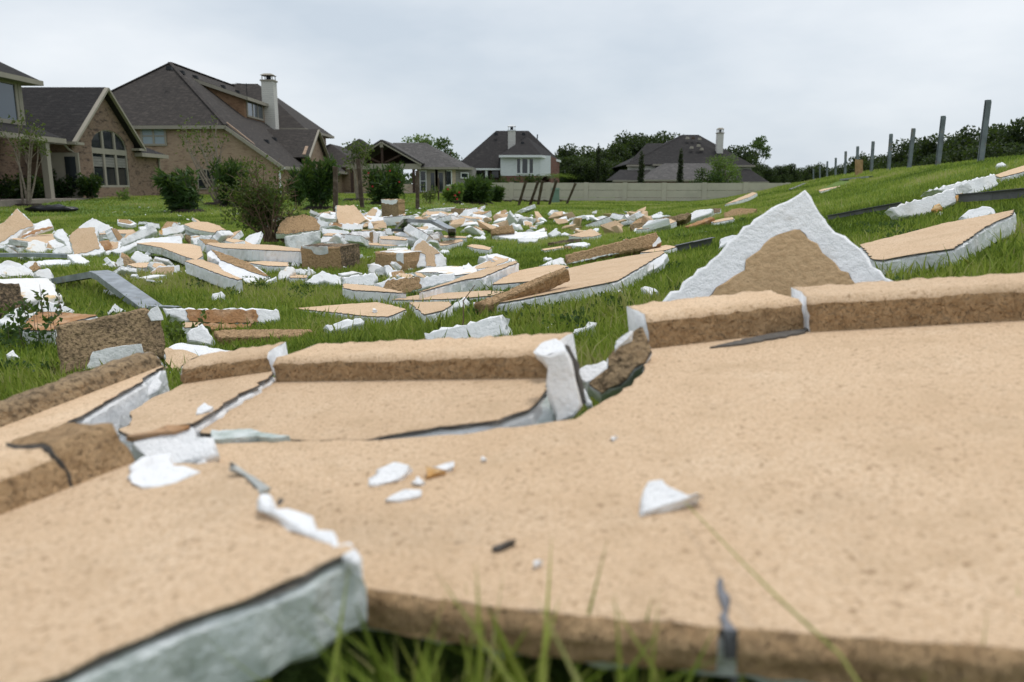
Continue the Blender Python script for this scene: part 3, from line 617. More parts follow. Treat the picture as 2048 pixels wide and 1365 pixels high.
P(S_, 'stucco_piece', 'reddish-tan slab behind the large dark column block', 1, [(198, 1195), (250, 1100), (330, 1035), (520, 1040), (860, 1067), (700, 1110), (500, 1160), (480, 1205)], tilt=4, h=.14, th=.16, top='rust_stucco')
P(F_, 'foam_piece', 'thin white foam plank lying beyond the bent channel', 1, [(325, 585), (480, 570), (625, 575), (605, 607), (340, 622)], tilt=20, h=.05, th=.07)
P(F_, 'foam_piece', 'white foam shard beside the bend of the long steel strip', 1, [(588, 525), (680, 518), (740, 552), (788, 587), (740, 607), (650, 597)], tilt=25, th=.06)
P(F_, 'foam_chunk', 'low white foam lump on the long steel strip', 1, [(160, 545), (270, 508), (330, 512), (362, 535), (240, 558)], tilt=30, th=.07)
# -- middle pile
P(S_, 'stucco_piece', 'long straight tan slab with clean white side, raised above a dark gap', 2, [(838, 482), (870, 470), (1150, 480), (1500, 495), (1755, 530), (1772, 556), (1500, 545), (1250, 535), (1000, 522), (920, 505)], h=.33, th=.22)
P(S_, 'stucco_piece', 'curved brown-faced slab sliding off the long straight slab', 2, [(848, 562), (885, 530), (1050, 580), (1250, 660), (1380, 730), (1468, 806), (1440, 832), (1250, 832), (1090, 790), (970, 732), (960, 650), (850, 592)], tilt=26, th=.07, top='stucco_rough',
  skin=[(887, 537), (960, 558), (1250, 662), (1464, 806), (1300, 762), (1040, 662), (985, 642)])
P(S_, 'stucco_piece', 'tan slab with thick jagged white side under the curved slab', 2, [(634, 652), (700, 636), (800, 636), (960, 690), (1010, 745), (1195, 828), (1150, 835), (1000, 792), (800, 715)], tilt=2, h=.2, th=.2)
P(S_, 'stucco_piece', 'small tan slab in the shade of the long straight slab', 2, [(1228, 662), (1400, 650), (1640, 665), (1645, 702), (1440, 697)], th=.14)
P(F_, 'foam_chunk', 'white foam brick with a scorched yellow end', 2, [(1542, 770), (1570, 730), (1660, 690), (1712, 712), (1700, 760), (1620, 830), (1545, 820)], tilt=48, th=.14, mats='foam_glue')
P(F_, 'foam_chip', 'leaf-shaped white foam chip by the scorched foam brick', 2, [(1418, 862), (1435, 830), (1520, 795), (1525, 812), (1470, 842)], tilt=30, th=.05)
P(F_, 'foam_chunk', 'white lump of foam in the grass in front of the jagged slab', 2, [(898, 990), (905, 960), (990, 935), (1018, 965), (1005, 1000), (925, 1028)], tilt=50, th=.1)
P(F_, 'foam_chunk', 'white foam cube under the tan column block', 2, [(1668, 670), (1690, 650), (1755, 665), (1755, 705), (1670, 700)], tilt=60, th=.12)
P(F_, 'foam_chunk', 'rounded white foam lump left over beside the tan column block', 3, [(50, 820), (60, 760), (110, 745), (160, 780), (150, 825)], tilt=50, th=.1)
P(F_, 'foam_chunk', 'pointed white foam triangle under the tan column block', 3, [(168, 828), (185, 738), (240, 780), (270, 805), (220, 830)], tilt=65, th=.08)
P(S_, 'stucco_piece', 'thin tan slab edge showing beneath the pointed foam triangle', 3, [(0, 832), (60, 825), (180, 830), (175, 855), (0, 856)], th=.1)
P(F_, 'foam_piece', 'wide peaked white foam wedge in the grass before the tan column block', 3, [(135, 892), (230, 830), (330, 768), (400, 800), (522, 832), (528, 922), (440, 912), (350, 882), (260, 915)], tilt=46, th=.12)
P(F_, 'foam_piece', 'big pale foam block standing beside the peaked wedge', 3, [(524, 835), (700, 812), (870, 788), (897, 850), (862, 942), (700, 940), (560, 932), (540, 870)], tilt=58, th=.16)
P(F_, 'foam_piece', 'flat foam offcut behind the big pale foam block', 3, [(488, 805), (640, 778), (745, 800), (600, 815), (530, 825)], tilt=20, h=.12, th=.12)
P(S_, 'stucco_piece', 'tan slab with dark ragged rim and white front in the middle grass', 3, [(540, 930), (560, 915), (870, 940), (1020, 970), (1190, 1015), (900, 996), (640, 982), (550, 960)], tilt=2, h=.14, th=.16)
P(S_, 'foam_piece', 'half brown half white slab standing on edge behind the ragged-rimmed slab', 3, [(868, 905), (1040, 850), (1320, 838), (1680, 795), (1692, 882), (1520, 920), (1355, 967), (1200, 1012), (1060, 990), (950, 962)], tilt=58, th=.10, top='stucco_rough',
  skin=[(952, 955), (1000, 880), (1320, 843), (1352, 958), (1200, 1005), (1080, 985)])
P(F_, 'foam_chunk', 'grey-faced foam block between the two column blocks', 3, [(800, 700), (880, 705), (950, 730), (985, 760), (960, 832), (885, 842), (800, 780)], tilt=60, th=.15, patch=(('foam_dirty', [(872, 770), (950, 735), (958, 828), (888, 838)]),))
P(F_, 'foam_chunk', 'white foam slat with brown edge leaning on the glue-topped block', 3, [(960, 722), (1012, 712), (1060, 760), (1105, 810), (1090, 838), (1020, 842), (972, 780)], tilt=55, th=.08)
P(F_, 'foam_chunk', 'yellow-streaked foam piece behind the glue-topped block', 3, [(958, 595), (1000, 545), (1100, 535), (1195, 540), (1242, 562), (1100, 592), (1000, 625)], tilt=35, th=.12, mats='foam_glue')
P(S_, 'stucco_piece', 'upright tan gable-shaped slab with white torn edges', 3, [(1238, 562), (1270, 490), (1330, 438), (1375, 463), (1470, 530), (1548, 597), (1598, 640), (1602, 732), (1490, 748), (1380, 735), (1300, 742), (1260, 640)], tilt=60, th=.12,
  skin=[(1265, 572), (1290, 520), (1368, 468), (1540, 592), (1482, 612), (1490, 738), (1395, 730), (1385, 615), (1300, 582)])
P(S_, 'stucco_piece', 'wide flat foam-topped slab behind the brown-and-white standing slab', 3, [(1280, 800), (1400, 750), (1650, 735), (1900, 745), (1930, 800), (1690, 830), (1500, 800)], th=.14, top='foam_glue')
lb = P(S_, 'stucco_piece', 'long thick tan slab with broad white end face rising to the right', 4, [(-250, 775), (-100, 722), (0, 690), (120, 640), (300, 580), (520, 525), (532, 538), (400, 592), (255, 655), (120, 672)], tilt=2, h=.16, th=.18)
P(dict(B_), 'stucco_piece', '', 4, [(256, 658), (400, 592), (526, 532), (533, 600), (400, 660), (266, 732)], tilt=60, h=-.01, th=.05, parent=lb, part='stucco_side')
P(S_, 'stucco_piece', 'flat tan slab in the grass in front of the long thick slab', 3, [(1038, 1082), (1300, 1035), (1640, 1010), (2048, 988), (2200, 1000), (2060, 1042), (1700, 1072), (1300, 1084)], th=.09)
P(S_, 'stucco_piece', 'diamond-shaped flat tan slab with a small chip on it', 3, [(15, 1172), (300, 1150), (600, 1125), (900, 1108), (1000, 1130), (1195, 1180), (1090, 1225), (1000, 1257), (800, 1252), (450, 1212), (200, 1188)], th=.09)
P(F_, 'foam_chip', 'small pale chip lying on the diamond-shaped slab', 3, [(842, 1172), (855, 1160), (880, 1165), (872, 1180)], tilt=10, h=.12, th=.03)
P(S_, 'stucco_piece', 'small tan slab with a splintered white end beside the diamond-shaped slab', 3, [(1222, 1115), (1260, 1108), (1640, 1103), (1655, 1140), (1570, 1192), (1372, 1235), (1300, 1180)], th=.11)
P(F_, 'foam_chunk', 'ragged white foam piece against the splintered slab', 3, [(1640, 1165), (1650, 1130), (1720, 1080), (1802, 1043), (1822, 1080), (1790, 1152)], tilt=45, th=.08)
P(F_, 'foam_piece', 'square-cut white foam board standing in the grass with a dark twig across it', 7, [(868, 198), (1000, 165), (1180, 122), (1330, 83), (1350, 140), (1362, 195), (1350, 220), (1230, 245), (1050, 258), (880, 268)], tilt=60, th=.10, h=.04, jit=.3, bev=.006, base=[(880, 268), (1355, 220)])
P(F_, 'foam_piece', 'white foam board edge half buried in grass beside the square-cut board', 7, [(265, 152), (380, 125), (480, 105), (502, 142), (400, 168), (292, 195)], tilt=45, th=.08)
P(S_, 'foam_beam', 'long beam with white ends and rust-brown stucco face behind the dark column block', 6, [(1040, 50), (1300, 52), (1700, 55), (1788, 62), (1785, 130), (1700, 150), (1600, 152), (1200, 142), (1062, 95)], tilt=60, th=.13, top='rust_stucco',
  skin=[(1188, 68), (1400, 64), (1642, 66), (1655, 146), (1500, 152), (1340, 148), (1212, 136)])
P(B_, 'stucco_block', 'low rust-brown strip under the rust-faced beam', 6, [(1165, 145), (1400, 150), (1610, 150), (1595, 178), (1380, 190), (1185, 175)], tilt=40, th=.06, top='rust_stucco')
P(B_, 'stucco_beam', 'flat speckled tan beam sunk in the grass in front of the rust-faced beam', 6, [(1365, 195), (1420, 188), (1700, 184), (1990, 186), (2005, 202), (1900, 236), (1600, 240), (1400, 240)], tilt=22, h=.07, th=.09)
cb = P(B_, 'column_block', 'large dark weathered stucco column block with exposed white foam at its base', 6, [(353, 166), (500, 130), (700, 95), (930, 45), (1035, 125), (1055, 250), (1062, 372), (930, 392), (640, 440), (402, 487), (375, 330)], tilt=68, th=.30, top='stucco_weathered', bev=.02, jit=.6, anchor=(402, 487),
  patch=(('foam_dirty', [(592, 332), (680, 310), (800, 292), (905, 284), (915, 330), (930, 370), (760, 405), (540, 452), (570, 400)]), ('foam', [(942, 92), (965, 60), (1010, 40), (1030, 80), (1046, 132), (970, 137)])))
P(S_, 'stucco_piece', 'tan and white slab tucked behind the large dark column block', 6, [(1058, 312), (1090, 290), (1160, 270), (1340, 300), (1530, 332), (1480, 352), (1320, 400), (1160, 442), (1140, 475), (1052, 455)], tilt=22, h=.02, th=.1,
  skin=[(1062, 314), (1200, 330), (1272, 366), (1160, 430), (1145, 472), (1056, 446)])
P(F_, 'foam_chunk', 'pale foam lump beside a small weed behind the dark column block', 6, [(1188, 210), (1220, 185), (1290, 150), (1332, 190), (1372, 242), (1362, 292), (1280, 280), (1200, 265)], tilt=50, th=.12)
P(S_, 'stucco_piece', 'small tan fragment on top of the pale foam lump', 6, [(1162, 148), (1290, 150), (1262, 178), (1180, 184)], tilt=10, h=.12, th=.06)
P(F_, 'foam_chip', 'white foam shard sticking up behind the dark column block', 6, [(688, 95), (705, 55), (732, 25), (770, 45), (805, 66), (740, 85)], tilt=55, th=.05)
P(F_, 'foam_chip', 'white foam scrap among the weeds beside the dark column block', 6, [(38, 348), (78, 325), (100, 340), (128, 378), (90, 368)], tilt=45, th=.05)
P(F_, 'foam_piece', 'torn white foam under the dark column block', 6, [(480, 520), (530, 480), (640, 470), (700, 480), (600, 500), (520, 535)], tilt=30, th=.06)
# -- far middle
P(F_, 'foam_chunk', 'white foam lid sitting on a dark stucco block', 3, [(302, 200), (320, 184), (400, 192), (472, 240), (400, 245), (310, 225)], tilt=30, h=.32, th=.1)
P(B_, 'stucco_block', 'dark stucco block capped by a white foam lid', 3, [(300, 235), (400, 240), (492, 250), (492, 292), (400, 330), (302, 332)], tilt=72, th=.4, top='stucco_weathered')
P(S_, 'stucco_piece', 'tan slab leaning like a ramp beside the tall cube block', 3, [(703, 268), (780, 200), (850, 130), (880, 123), (942, 170), (930, 205), (868, 255), (790, 268)], tilt=40, th=.18,
  skin=[(706, 265), (850, 133), (893, 150), (880, 208), (782, 240)])
P(S_, 'foam_beam', 'white beam with an orange-brown end among the far rubble', 3, [(373, 322), (450, 290), (600, 292), (752, 300), (746, 352), (600, 362), (400, 347)], tilt=50, th=.16, top='rust_stucco', skin=[(397, 320), (450, 292), (536, 300), (530, 350), (407, 342)])
P(F_, 'foam_beam', 'plain white foam beam below the orange-ended far beam', 3, [(318, 342), (450, 348), (600, 365), (612, 402), (500, 412), (330, 397)], tilt=45, th=.14)
P(S_, 'stucco_piece', 'boxy tan slab with tan front near the bent steel frame', 3, [(828, 278), (960, 260), (992, 312), (990, 345), (860, 342), (850, 312)], tilt=35, th=.14)
P(F_, 'foam_chunk', 'heap of white foam on the boxy tan slab', 3, [(800, 300), (830, 265), (850, 320), (880, 360), (800, 340)], tilt=45, th=.12)
P(S_, 'stucco_piece', 'pale tan slab broken over the bent steel frame', 3, [(1030, 265), (1100, 240), (1160, 240), (1150, 300), (1080, 310)], tilt=25, th=.1)
P(F_, 'foam_chunk', 'curled white foam sheet at the head of the steel frame', 3, [(1170, 340), (1210, 300), (1290, 330), (1280, 355)], tilt=40, th=.1)
P(F_, 'foam_piece', 'white foam board crossing under the steel frame', 3, [(1245, 330), (1310, 275), (1345, 275), (1290, 340)], tilt=40, th=.1)
P(F_, 'foam_piece', 'broken white foam sheet inside the steel frame', 3, [(1360, 310), (1400, 275), (1560, 290), (1590, 340), (1500, 360), (1380, 335)], tilt=40, th=.12)
P(F_, 'foam_piece', 'sagging white foam sheet with brown underside beyond the steel frame', 3, [(1430, 235), (1560, 230), (1700, 175), (1725, 200), (1680, 240), (1600, 290), (1500, 270)], tilt=40, th=.1)
P(S_, 'stucco_piece', 'short tan slab on the far rubble behind the steel frame', 3, [(1390, 195), (1420, 175), (1560, 170), (1640, 190), (1570, 205), (1420, 215)], tilt=12, h=.2, th=.2)
P(S_, 'stucco_piece', 'small tan wedge beside the short far tan slab', 3, [(1335, 222), (1360, 190), (1410, 160), (1430, 170), (1395, 210)], tilt=40, th=.12)
P(B_, 'stucco_block', 'far dark brown block with white foam sheet leaning on it', 3, [(1650, 140), (1885, 138), (1885, 205), (1650, 195)], tilt=74, th=.4, top='stucco_weathered')
P(F_, 'foam_piece', 'white foam sheet leaning on the far dark brown block', 3, [(1698, 258), (1740, 205), (1800, 138), (1842, 232), (1760, 245)], tilt=60, th=.1)
P(S_, 'stucco_piece', 'flat tan slab with white front edge near the leaning foam sheet', 3, [(1628, 282), (1740, 255), (1892, 260), (1892, 287), (1750, 297)], th=.16)
P(S_, 'stucco_piece', 'tan slab with pointed white side right of the gable-shaped slab', 3, [(1438, 502), (1600, 475), (1760, 460), (1775, 476), (1620, 518), (1470, 528)], th=.14)
P(S_, 'stucco_piece', 'narrow tan slab behind the pointed slab', 3, [(1458, 415), (1600, 420), (1800, 430), (1812, 446), (1600, 442)], th=.13)
P(S_, 'stucco_piece', 'white-sided slab with thin tan top near the dark stub', 3, [(918, 430), (1050, 422), (1205, 445), (1192, 470), (1040, 462), (925, 455)], tilt=3, h=.2, th=.22)
P(F_, 'foam_piece', 'chunky white foam slab behind the thin-topped slab', 3, [(1070, 400), (1120, 375), (1280, 410), (1290, 425), (1140, 420)], tilt=25, h=.12, th=.14)
P(F_, 'foam_piece', 'jagged white foam row leading to the gable-shaped slab', 3, [(1120, 440), (1290, 425), (1470, 455), (1470, 485), (1300, 470)], tilt=25, h=.1, th=.12)
P(S_, 'stucco_piece', 'low flat tan slab in front of the dark stub', 3, [(718, 485), (810, 478), (910, 500), (1105, 522), (1000, 528), (800, 515)], th=.09)
P(F_, 'foam_chunk', 'white block of foam with brown patch by the low flat slab', 3, [(1105, 520), (1150, 490), (1210, 495), (1210, 530), (1120, 535)], tilt=45, th=.12)
P(S_, 'stucco_piece', 'tan slab lying across the end of the plain foam beam', 3, [(330, 420), (380, 395), (540, 400), (500, 425)], tilt=4, h=.15, th=.16)
P(F_, 'foam_chunk', 'two-lobed white foam chunk near the tan column block', 3, [(300, 470), (330, 425), (450, 430), (550, 418), (556, 460), (420, 490), (330, 500)], tilt=30, h=.03, th=.12)
P(S_, 'stucco_piece', 'tan slab with white front left of the dark stub', 3, [(600, 430), (680, 410), (810, 400), (832, 440), (700, 448)], tilt=2, h=.14, th=.15)
P(S_, 'stucco_piece', 'flat tan slab poking through grass behind the tan column block', 3, [(440, 492), (580, 478), (705, 468), (725, 492), (580, 522)], th=.1)
P(B_, 'stucco_block', 'short white stub with dark stucco side standing upright', 3, [(813, 385), (850, 373), (922, 387), (902, 492), (842, 512), (813, 472)], tilt=78, th=.16, top='foam', patch=(('stucco_weathered', [(815, 384), (852, 380), (846, 502), (815, 470)]),))
P(S_, 'stucco_block', 'tan wedge block beside the dark steel strip', 3, [(915, 415), (975, 345), (1050, 345), (1052, 405), (960, 418)], tilt=60, th=.16, skin=[(917, 413), (970, 350), (985, 400), (960, 415)])
P(F_, 'foam_chunk', 'upright white foam post standing by the narrow tan slab', 3, [(1403, 440), (1415, 362), (1472, 365), (1462, 450)], tilt=78, th=.14)
P(F_, 'foam_chunk', 'rounded white foam lump right of the gable-shaped slab', 3, [(1525, 580), (1560, 555), (1620, 560), (1635, 585), (1570, 598)], tilt=35, th=.12)
P(S_, 'stucco_piece', 'flat tan slab with pale rim in the grass before the far rubble', 3, [(1812, 528), (1860, 510), (1960, 518), (2060, 545), (2040, 570), (1900, 552)], th=.13)
P(S_, 'stucco_piece', 'thin tan plate in the far grass', 3, [(1860, 372), (1900, 360), (1985, 368), (1960, 385), (1880, 386)], th=.1)
P(F_, 'foam_chunk', 'white foam pair beside the thin tan plate', 3, [(1870, 445), (1890, 425), (1950, 425), (1970, 400), (2010, 430), (2000, 455)], tilt=30, th=.12)
# -- right of the middle
P(B_, 'stucco_block', 'tan block resting on a white foam slab in the middle grass', 4, [(320, 262), (400, 248), (490, 233), (512, 290), (420, 300), (325, 312)], tilt=66, h=.11, th=.28)
P(F_, 'foam_piece', 'long white foam slab carrying a tan block', 4, [(328, 318), (480, 298), (600, 290), (760, 290), (768, 322), (700, 345), (480, 345)], tilt=14, h=.05, th=.14)
P(F_, 'foam_piece', 'white foam offcut under the end of the block-carrying slab', 4, [(530, 345), (560, 335), (690, 345), (680, 372), (545, 370)], tilt=40, th=.1)
P(F_, 'foam_chunk', 'white foam heap beside the block-carrying slab', 4, [(768, 305), (800, 278), (832, 262), (872, 300), (850, 322), (800, 332)], tilt=50, th=.2)
P(F_, 'foam_chunk', 'low white foam mound next to the pyramid-shaped tan slab', 4, [(870, 312), (900, 290), (955, 308), (930, 320)], tilt=35, th=.14)
P(S_, 'stucco_piece', 'pyramid-shaped tan slab end in the middle grass', 4, [(935, 322), (1020, 300), (1110, 270), (1195, 315), (1130, 332), (1030, 337)], tilt=12, th=.1)
P(F_, 'foam_chunk', 'white foam pieces behind the pyramid-shaped slab', 4, [(965, 300), (990, 280), (1070, 275), (1060, 298)], tilt=30, th=.14)
P(B_, 'stucco_block', 'dark board-like fragment with pale end before the pyramid-shaped slab', 4, [(768, 378), (860, 360), (960, 345), (1033, 342), (1025, 366), (880, 388)], tilt=26, h=.02, th=.1, top='stucco_mildew')
P(F_, 'foam_chunk', 'flat white foam under the head of the long ribbed beam', 4, [(900, 395), (960, 380), (1060, 370), (1105, 385), (1060, 405)], tilt=18, h=.08, th=.1)
P(B_, 'stucco_block', 'small tan block near the head of the long ribbed beam', 4, [(900, 408), (970, 392), (1040, 378), (1057, 402), (980, 425), (905, 434)], tilt=60, th=.14)
P(S_, 'stucco_piece', 'small tan strip in grass left of the long ribbed beam', 4, [(718, 432), (890, 405), (892, 420), (742, 442)], th=.08)
P(F_, 'foam_chip', 'white foam flake in grass below the small tan strip', 4, [(732, 498), (760, 486), (805, 498), (790, 515), (750, 512)], tilt=30, th=.07)
P(B_, 'stucco_beam', 'long ribbed tan stucco beam lying up the slope', 4, [(908, 468), (1100, 420), (1300, 368), (1500, 320), (1622, 288), (1645, 325), (1668, 372), (1600, 415), (1400, 450), (1200, 490), (1050, 525), (920, 552)], tilt=62, roll=-4, anchor=(920, 552), th=.24, bev=.02,
  patch=(('foam', [(1595, 412), (1605, 380), (1632, 345), (1648, 330), (1666, 370), (1605, 412)]), ('foam_dirty', [(925, 550), (1060, 510), (1200, 478), (1300, 462), (1330, 462), (1200, 488), (1060, 522)])))
P(F_, 'foam_piece', 'white foam wedge below the near end of the long ribbed beam', 4, [(695, 562), (780, 522), (878, 488), (912, 548), (840, 556), (760, 555)], tilt=30, th=.1, h=.04, base=[(720, 560), (900, 550)])
P(S_, 'stucco_piece', 'tan slab between the long thick slab and the ridged slab', 4, [(330, 712), (400, 668), (520, 605), (700, 572), (845, 553), (932, 568), (800, 620), (650, 685), (480, 700)], tilt=0, h=.11, th=.13)
rs = P(S_, 'stucco_piece', 'big flat tan slab with a low ridge along one side, tilted up the slope', 4, [(310, 868), (450, 800), (620, 730), (800, 655), (930, 585), (1130, 540), (1400, 490), (1680, 448), (1695, 460), (1520, 565), (1322, 682), (1060, 735), (800, 782), (500, 840)], tilt=0, h=.13, th=.15)
P(B_, 'stucco_block', '', 4, [(188, 850), (400, 765), (650, 660), (900, 562), (932, 580), (700, 690), (520, 770), (308, 866)], tilt=24, h=.14, th=.14, parent=rs, part='low_ridge', anchor=(308, 866))
P(F_, 'foam_chunk', '', 4, [(188, 848), (250, 828), (300, 820), (302, 876), (240, 885), (190, 882)], tilt=70, th=.06, parent=rs, part='broken_end')
P(F_, 'foam_piece', '', 4, [(1325, 684), (1500, 585), (1692, 458), (1722, 472), (1690, 520), (1640, 572), (1520, 625), (1400, 668)], tilt=30, h=.0, th=.05, parent=rs, part='foam_side')
P(S_, 'stucco_piece', 'small tan slab just up the slope from the big ridged slab', 4, [(1500, 458), (1600, 428), (1700, 400), (1792, 413), (1700, 440), (1600, 455)], th=.1)
P(F_, 'foam_chunk', 'torn white foam lump in the grass below the big ridged slab', 4, [(1495, 730), (1540, 710), (1620, 730), (1650, 760), (1570, 800), (1545, 760)], tilt=35, th=.07)
P(F_, 'foam_chunk', 'crumbling white foam lump in tall grass by the upright triangle', 4, [(960, 1100), (975, 1050), (1050, 1035), (1090, 995), (1140, 1000), (1130, 1040), (1050, 1070)], tilt=40, th=.07)
P(F_, 'foam_chunk', 'crumpled foam scrap where the steel edge meets the white triangle', 5, [(175, 545), (185, 480), (240, 462), (285, 458), (275, 490), (210, 520)], tilt=40, th=.08)
P(B_, 'stucco_beam', 'long dark brown stucco wall strip on its side at the berm foot', 4, [(1420, 232), (1600, 195), (1880, 140), (1902, 150), (1865, 190), (1680, 232), (1500, 272), (1425, 288)], tilt=64, th=.3, top='stucco_weathered')
P(S_, 'stucco_piece', 'tan slab lying against the long dark wall strip', 4, [(1465, 275), (1560, 240), (1740, 192), (1785, 212), (1700, 240), (1560, 270)], tilt=8, th=.14)
P(F_, 'foam_piece', 'white foam shards below the long dark wall strip', 4, [(1440, 290), (1460, 262), (1560, 268), (1700, 240), (1730, 262), (1600, 290)], tilt=22, h=.05, th=.1)
P(F_, 'foam_chunk', 'pointed white foam sheet behind the long dark wall strip', 4, [(1510, 195), (1560, 170), (1630, 142), (1650, 155), (1735, 162), (1650, 180)], tilt=40, h=.1, th=.14)
P(F_, 'foam_piece', 'long white foam sheet sloping up the berm with dark underside', 4, [(1755, 240), (1830, 200), (1900, 150), (2048, 105), (2075, 112), (2060, 140), (1960, 175), (1850, 225)], tilt=40, th=.14)
P(B_, 'stucco_block', 'brown plank-like stucco strip up the berm from the white sheet', 4, [(1835, 250), (1940, 210), (2050, 170), (2085, 180), (1990, 220), (1900, 252)], tilt=26, th=.1, top='rust_stucco')
# -- berm
P(S_, 'stucco_piece', 'tan slab lying on the berm beyond the white triangle, white layered side', 5, [(1040, 528), (1300, 463), (1560, 395), (1800, 350), (1930, 325), (1990, 313), (1970, 345), (1880, 385), (1790, 432), (1700, 500), (1612, 552), (1400, 582), (1180, 622), (1110, 612)], tilt=2, h=.15, th=.16)
P(F_, 'foam_piece', 'rough white foam panel leaning on the steel strip on the berm', 5, [(1228, 292), (1350, 255), (1500, 210), (1622, 168), (1628, 215), (1635, 262), (1500, 322), (1380, 345), (1280, 350)], tilt=62, th=.10, h=.05, base=[(1280, 348), (1634, 262)])
P(F_, 'foam_piece', 'second rough white foam panel higher on the berm with grey stain', 5, [(1458, 188), (1600, 150), (1740, 115), (1872, 85), (1898, 152), (1750, 217), (1640, 222), (1600, 190)], tilt=58, h=.05, base=[(1620, 225), (1898, 152)], th=.10, mats='foam', patch=(('foam_dirty', [(1630, 165), (1700, 140), (1730, 180), (1680, 215), (1640, 215)]),))
P(F_, 'foam_chunk', 'white foam boulder above the tan berm slab', 5, [(1645, 352), (1670, 325), (1700, 305), (1760, 285), (1820, 272), (1870, 288), (1887, 337), (1790, 362), (1700, 382)], tilt=45, th=.16)
P(F_, 'foam_chunk', 'yellow foam lump between the rough white panels', 5, [(1632, 250), (1640, 210), (1660, 202), (1668, 235), (1650, 258)], tilt=60, th=.06, mats='foam_core_orange')
P(F_, 'foam_chunk', 'yellow foam lump at the foot of the rough white panel', 5, [(1478, 315), (1490, 285), (1530, 270), (1542, 300), (1515, 318)], tilt=60, th=.06, mats='foam_core_orange')
P(S_, 'stucco_piece', 'tan slab near the top of the berm above the second white panel', 5, [(1868, 98), (1960, 65), (2048, 38), (2160, 20), (2160, 55), (2048, 75), (1900, 112)], th=.12)
P(F_, 'foam_chunk', 'white foam lump near the berm crest beside the tallest post', 5, [(1872, 35), (1885, 18), (1915, 8), (1942, 25), (1920, 42)], tilt=45, th=.15)
P(S_, 'stucco_piece', 'tan strip with foam bits halfway up the berm', 5, [(788, 188), (880, 160), (960, 140), (978, 150), (880, 175), (800, 196)], th=.1)
P(S_, 'stucco_piece', 'tan board lying at the berm foot against the concrete wall', 5, [(212, 275), (300, 235), (385, 200), (412, 205), (370, 228), (290, 255)], tilt=4, th=.15)
P(B_, 'stucco_block', 'chunky tan block with dark face beside the white triangle tip', 5, [(208, 325), (260, 300), (330, 294), (408, 298), (396, 325), (300, 345), (215, 357)], tilt=45, th=.2)
P(S_, 'stucco_piece', 'thin tan slab below the chunky tan block', 5, [(128, 380), (200, 362), (262, 354), (268, 366), (150, 388)], th=.09)
P(F_, 'foam_chunk', 'white foam wedge with dark end where the berm begins', 5, [(-20, 335), (40, 305), (130, 298), (190, 295), (185, 325), (90, 350), (0, 362)], tilt=40, th=.16, patch=(('stucco_mildew', [(135, 302), (188, 298), (184, 322), (140, 332)]),))

# ------------------------------------------------------------------ column blocks as true boxes
def box_block(name, label, corner, yaw, lx, ly, hz, top, zi=0, patch=None, tilt=0, sidedark=None):
    """corner pixel = nearest bottom corner; lx runs to the left-back, ly to the right-back"""
    P0 = hit(*Z(zi, [corner])[0]); a = math.radians(yaw); ex = Vector((-math.cos(a), math.sin(a), 0)); ey = Vector((math.sin(a), math.cos(a), 0)); ez = Vector((0, 0, 1))
    rnd = random.Random(int(corner[0])); R = root(name, label, 'block', P0)
    pl = Plane(P0, ey*-1); pl.e1, pl.e2, pl.n = ex, ez, ey*-1
    o2 = resample([Vector((0, -.02)), Vector((lx, -.02)), Vector((lx*1.0, hz)), Vector((0, hz))], .05, .005, rnd)
    prism(pl, o2, ly, .02, 'stucco_body', [top, sidedark or top], R, rnd, .003, sidem=1)
    FOOT.append((convex([(q.x, q.y) for q in (P0, P0+ex*lx, P0+ey*ly, P0+ex*lx+ey*ly)]), P0.z+hz))
    for pl_name, mt, poly in patch or ():
        if pl_name == 'front': p2 = Plane(P0, ey*-1); p2.e1, p2.e2, p2.n, off = ex, ez, ey*-1, .004
        else: p2 = Plane(P0+ez*hz, ez); p2.e1, p2.e2, p2.n, off = ex, ey, ez, .004
        prism(p2, resample([Vector((x*(lx), y*(hz if pl_name == 'front' else ly))) for x, y in poly], .04, .008, rnd), .012, .002, 'exposed_foam' if mt.startswith('foam') else 'stain', [mt], R, rnd, .001, front=off)
    return R
box_block('column_block', 'tan column block with foam showing through its top and a black-stained side', (520, 780), 12, .52, .62, .29, 'stucco_rough', 3, [('front', 'foam_dirty', [(.30, .72), (.32, 1.0), (.64, 1.0), (.70, 1.0), (.95, 1.02), (.93, .94), (.72, .86), (.66, .7), (.5, .66)])], sidedark='stucco_mildew')
box_block('column_block', 'low column block with white glue-stained foam top', (1160, 810), 28, .42, .42, .24, 'stucco_rough', 3, [('top', 'foam_glue', [(.05, .02), (.9, .15), (.9, .95), (.0, .97)]), ('front', 'foam_dirty', [(-.02, .5), (.2, .6), (.22, .97), (-.02, 1)])])
box_block('column_block', 'tall cube-shaped column block standing alone with white chipped top', (1110, 237), 14, .60, .62, .60, 'stucco_weathered', 3, [('front', 'foam', [(.02, .97), (.1, .78), (.4, .72), (.75, .76), (.98, .82), (.99, .98)])], sidedark='stucco_rough')

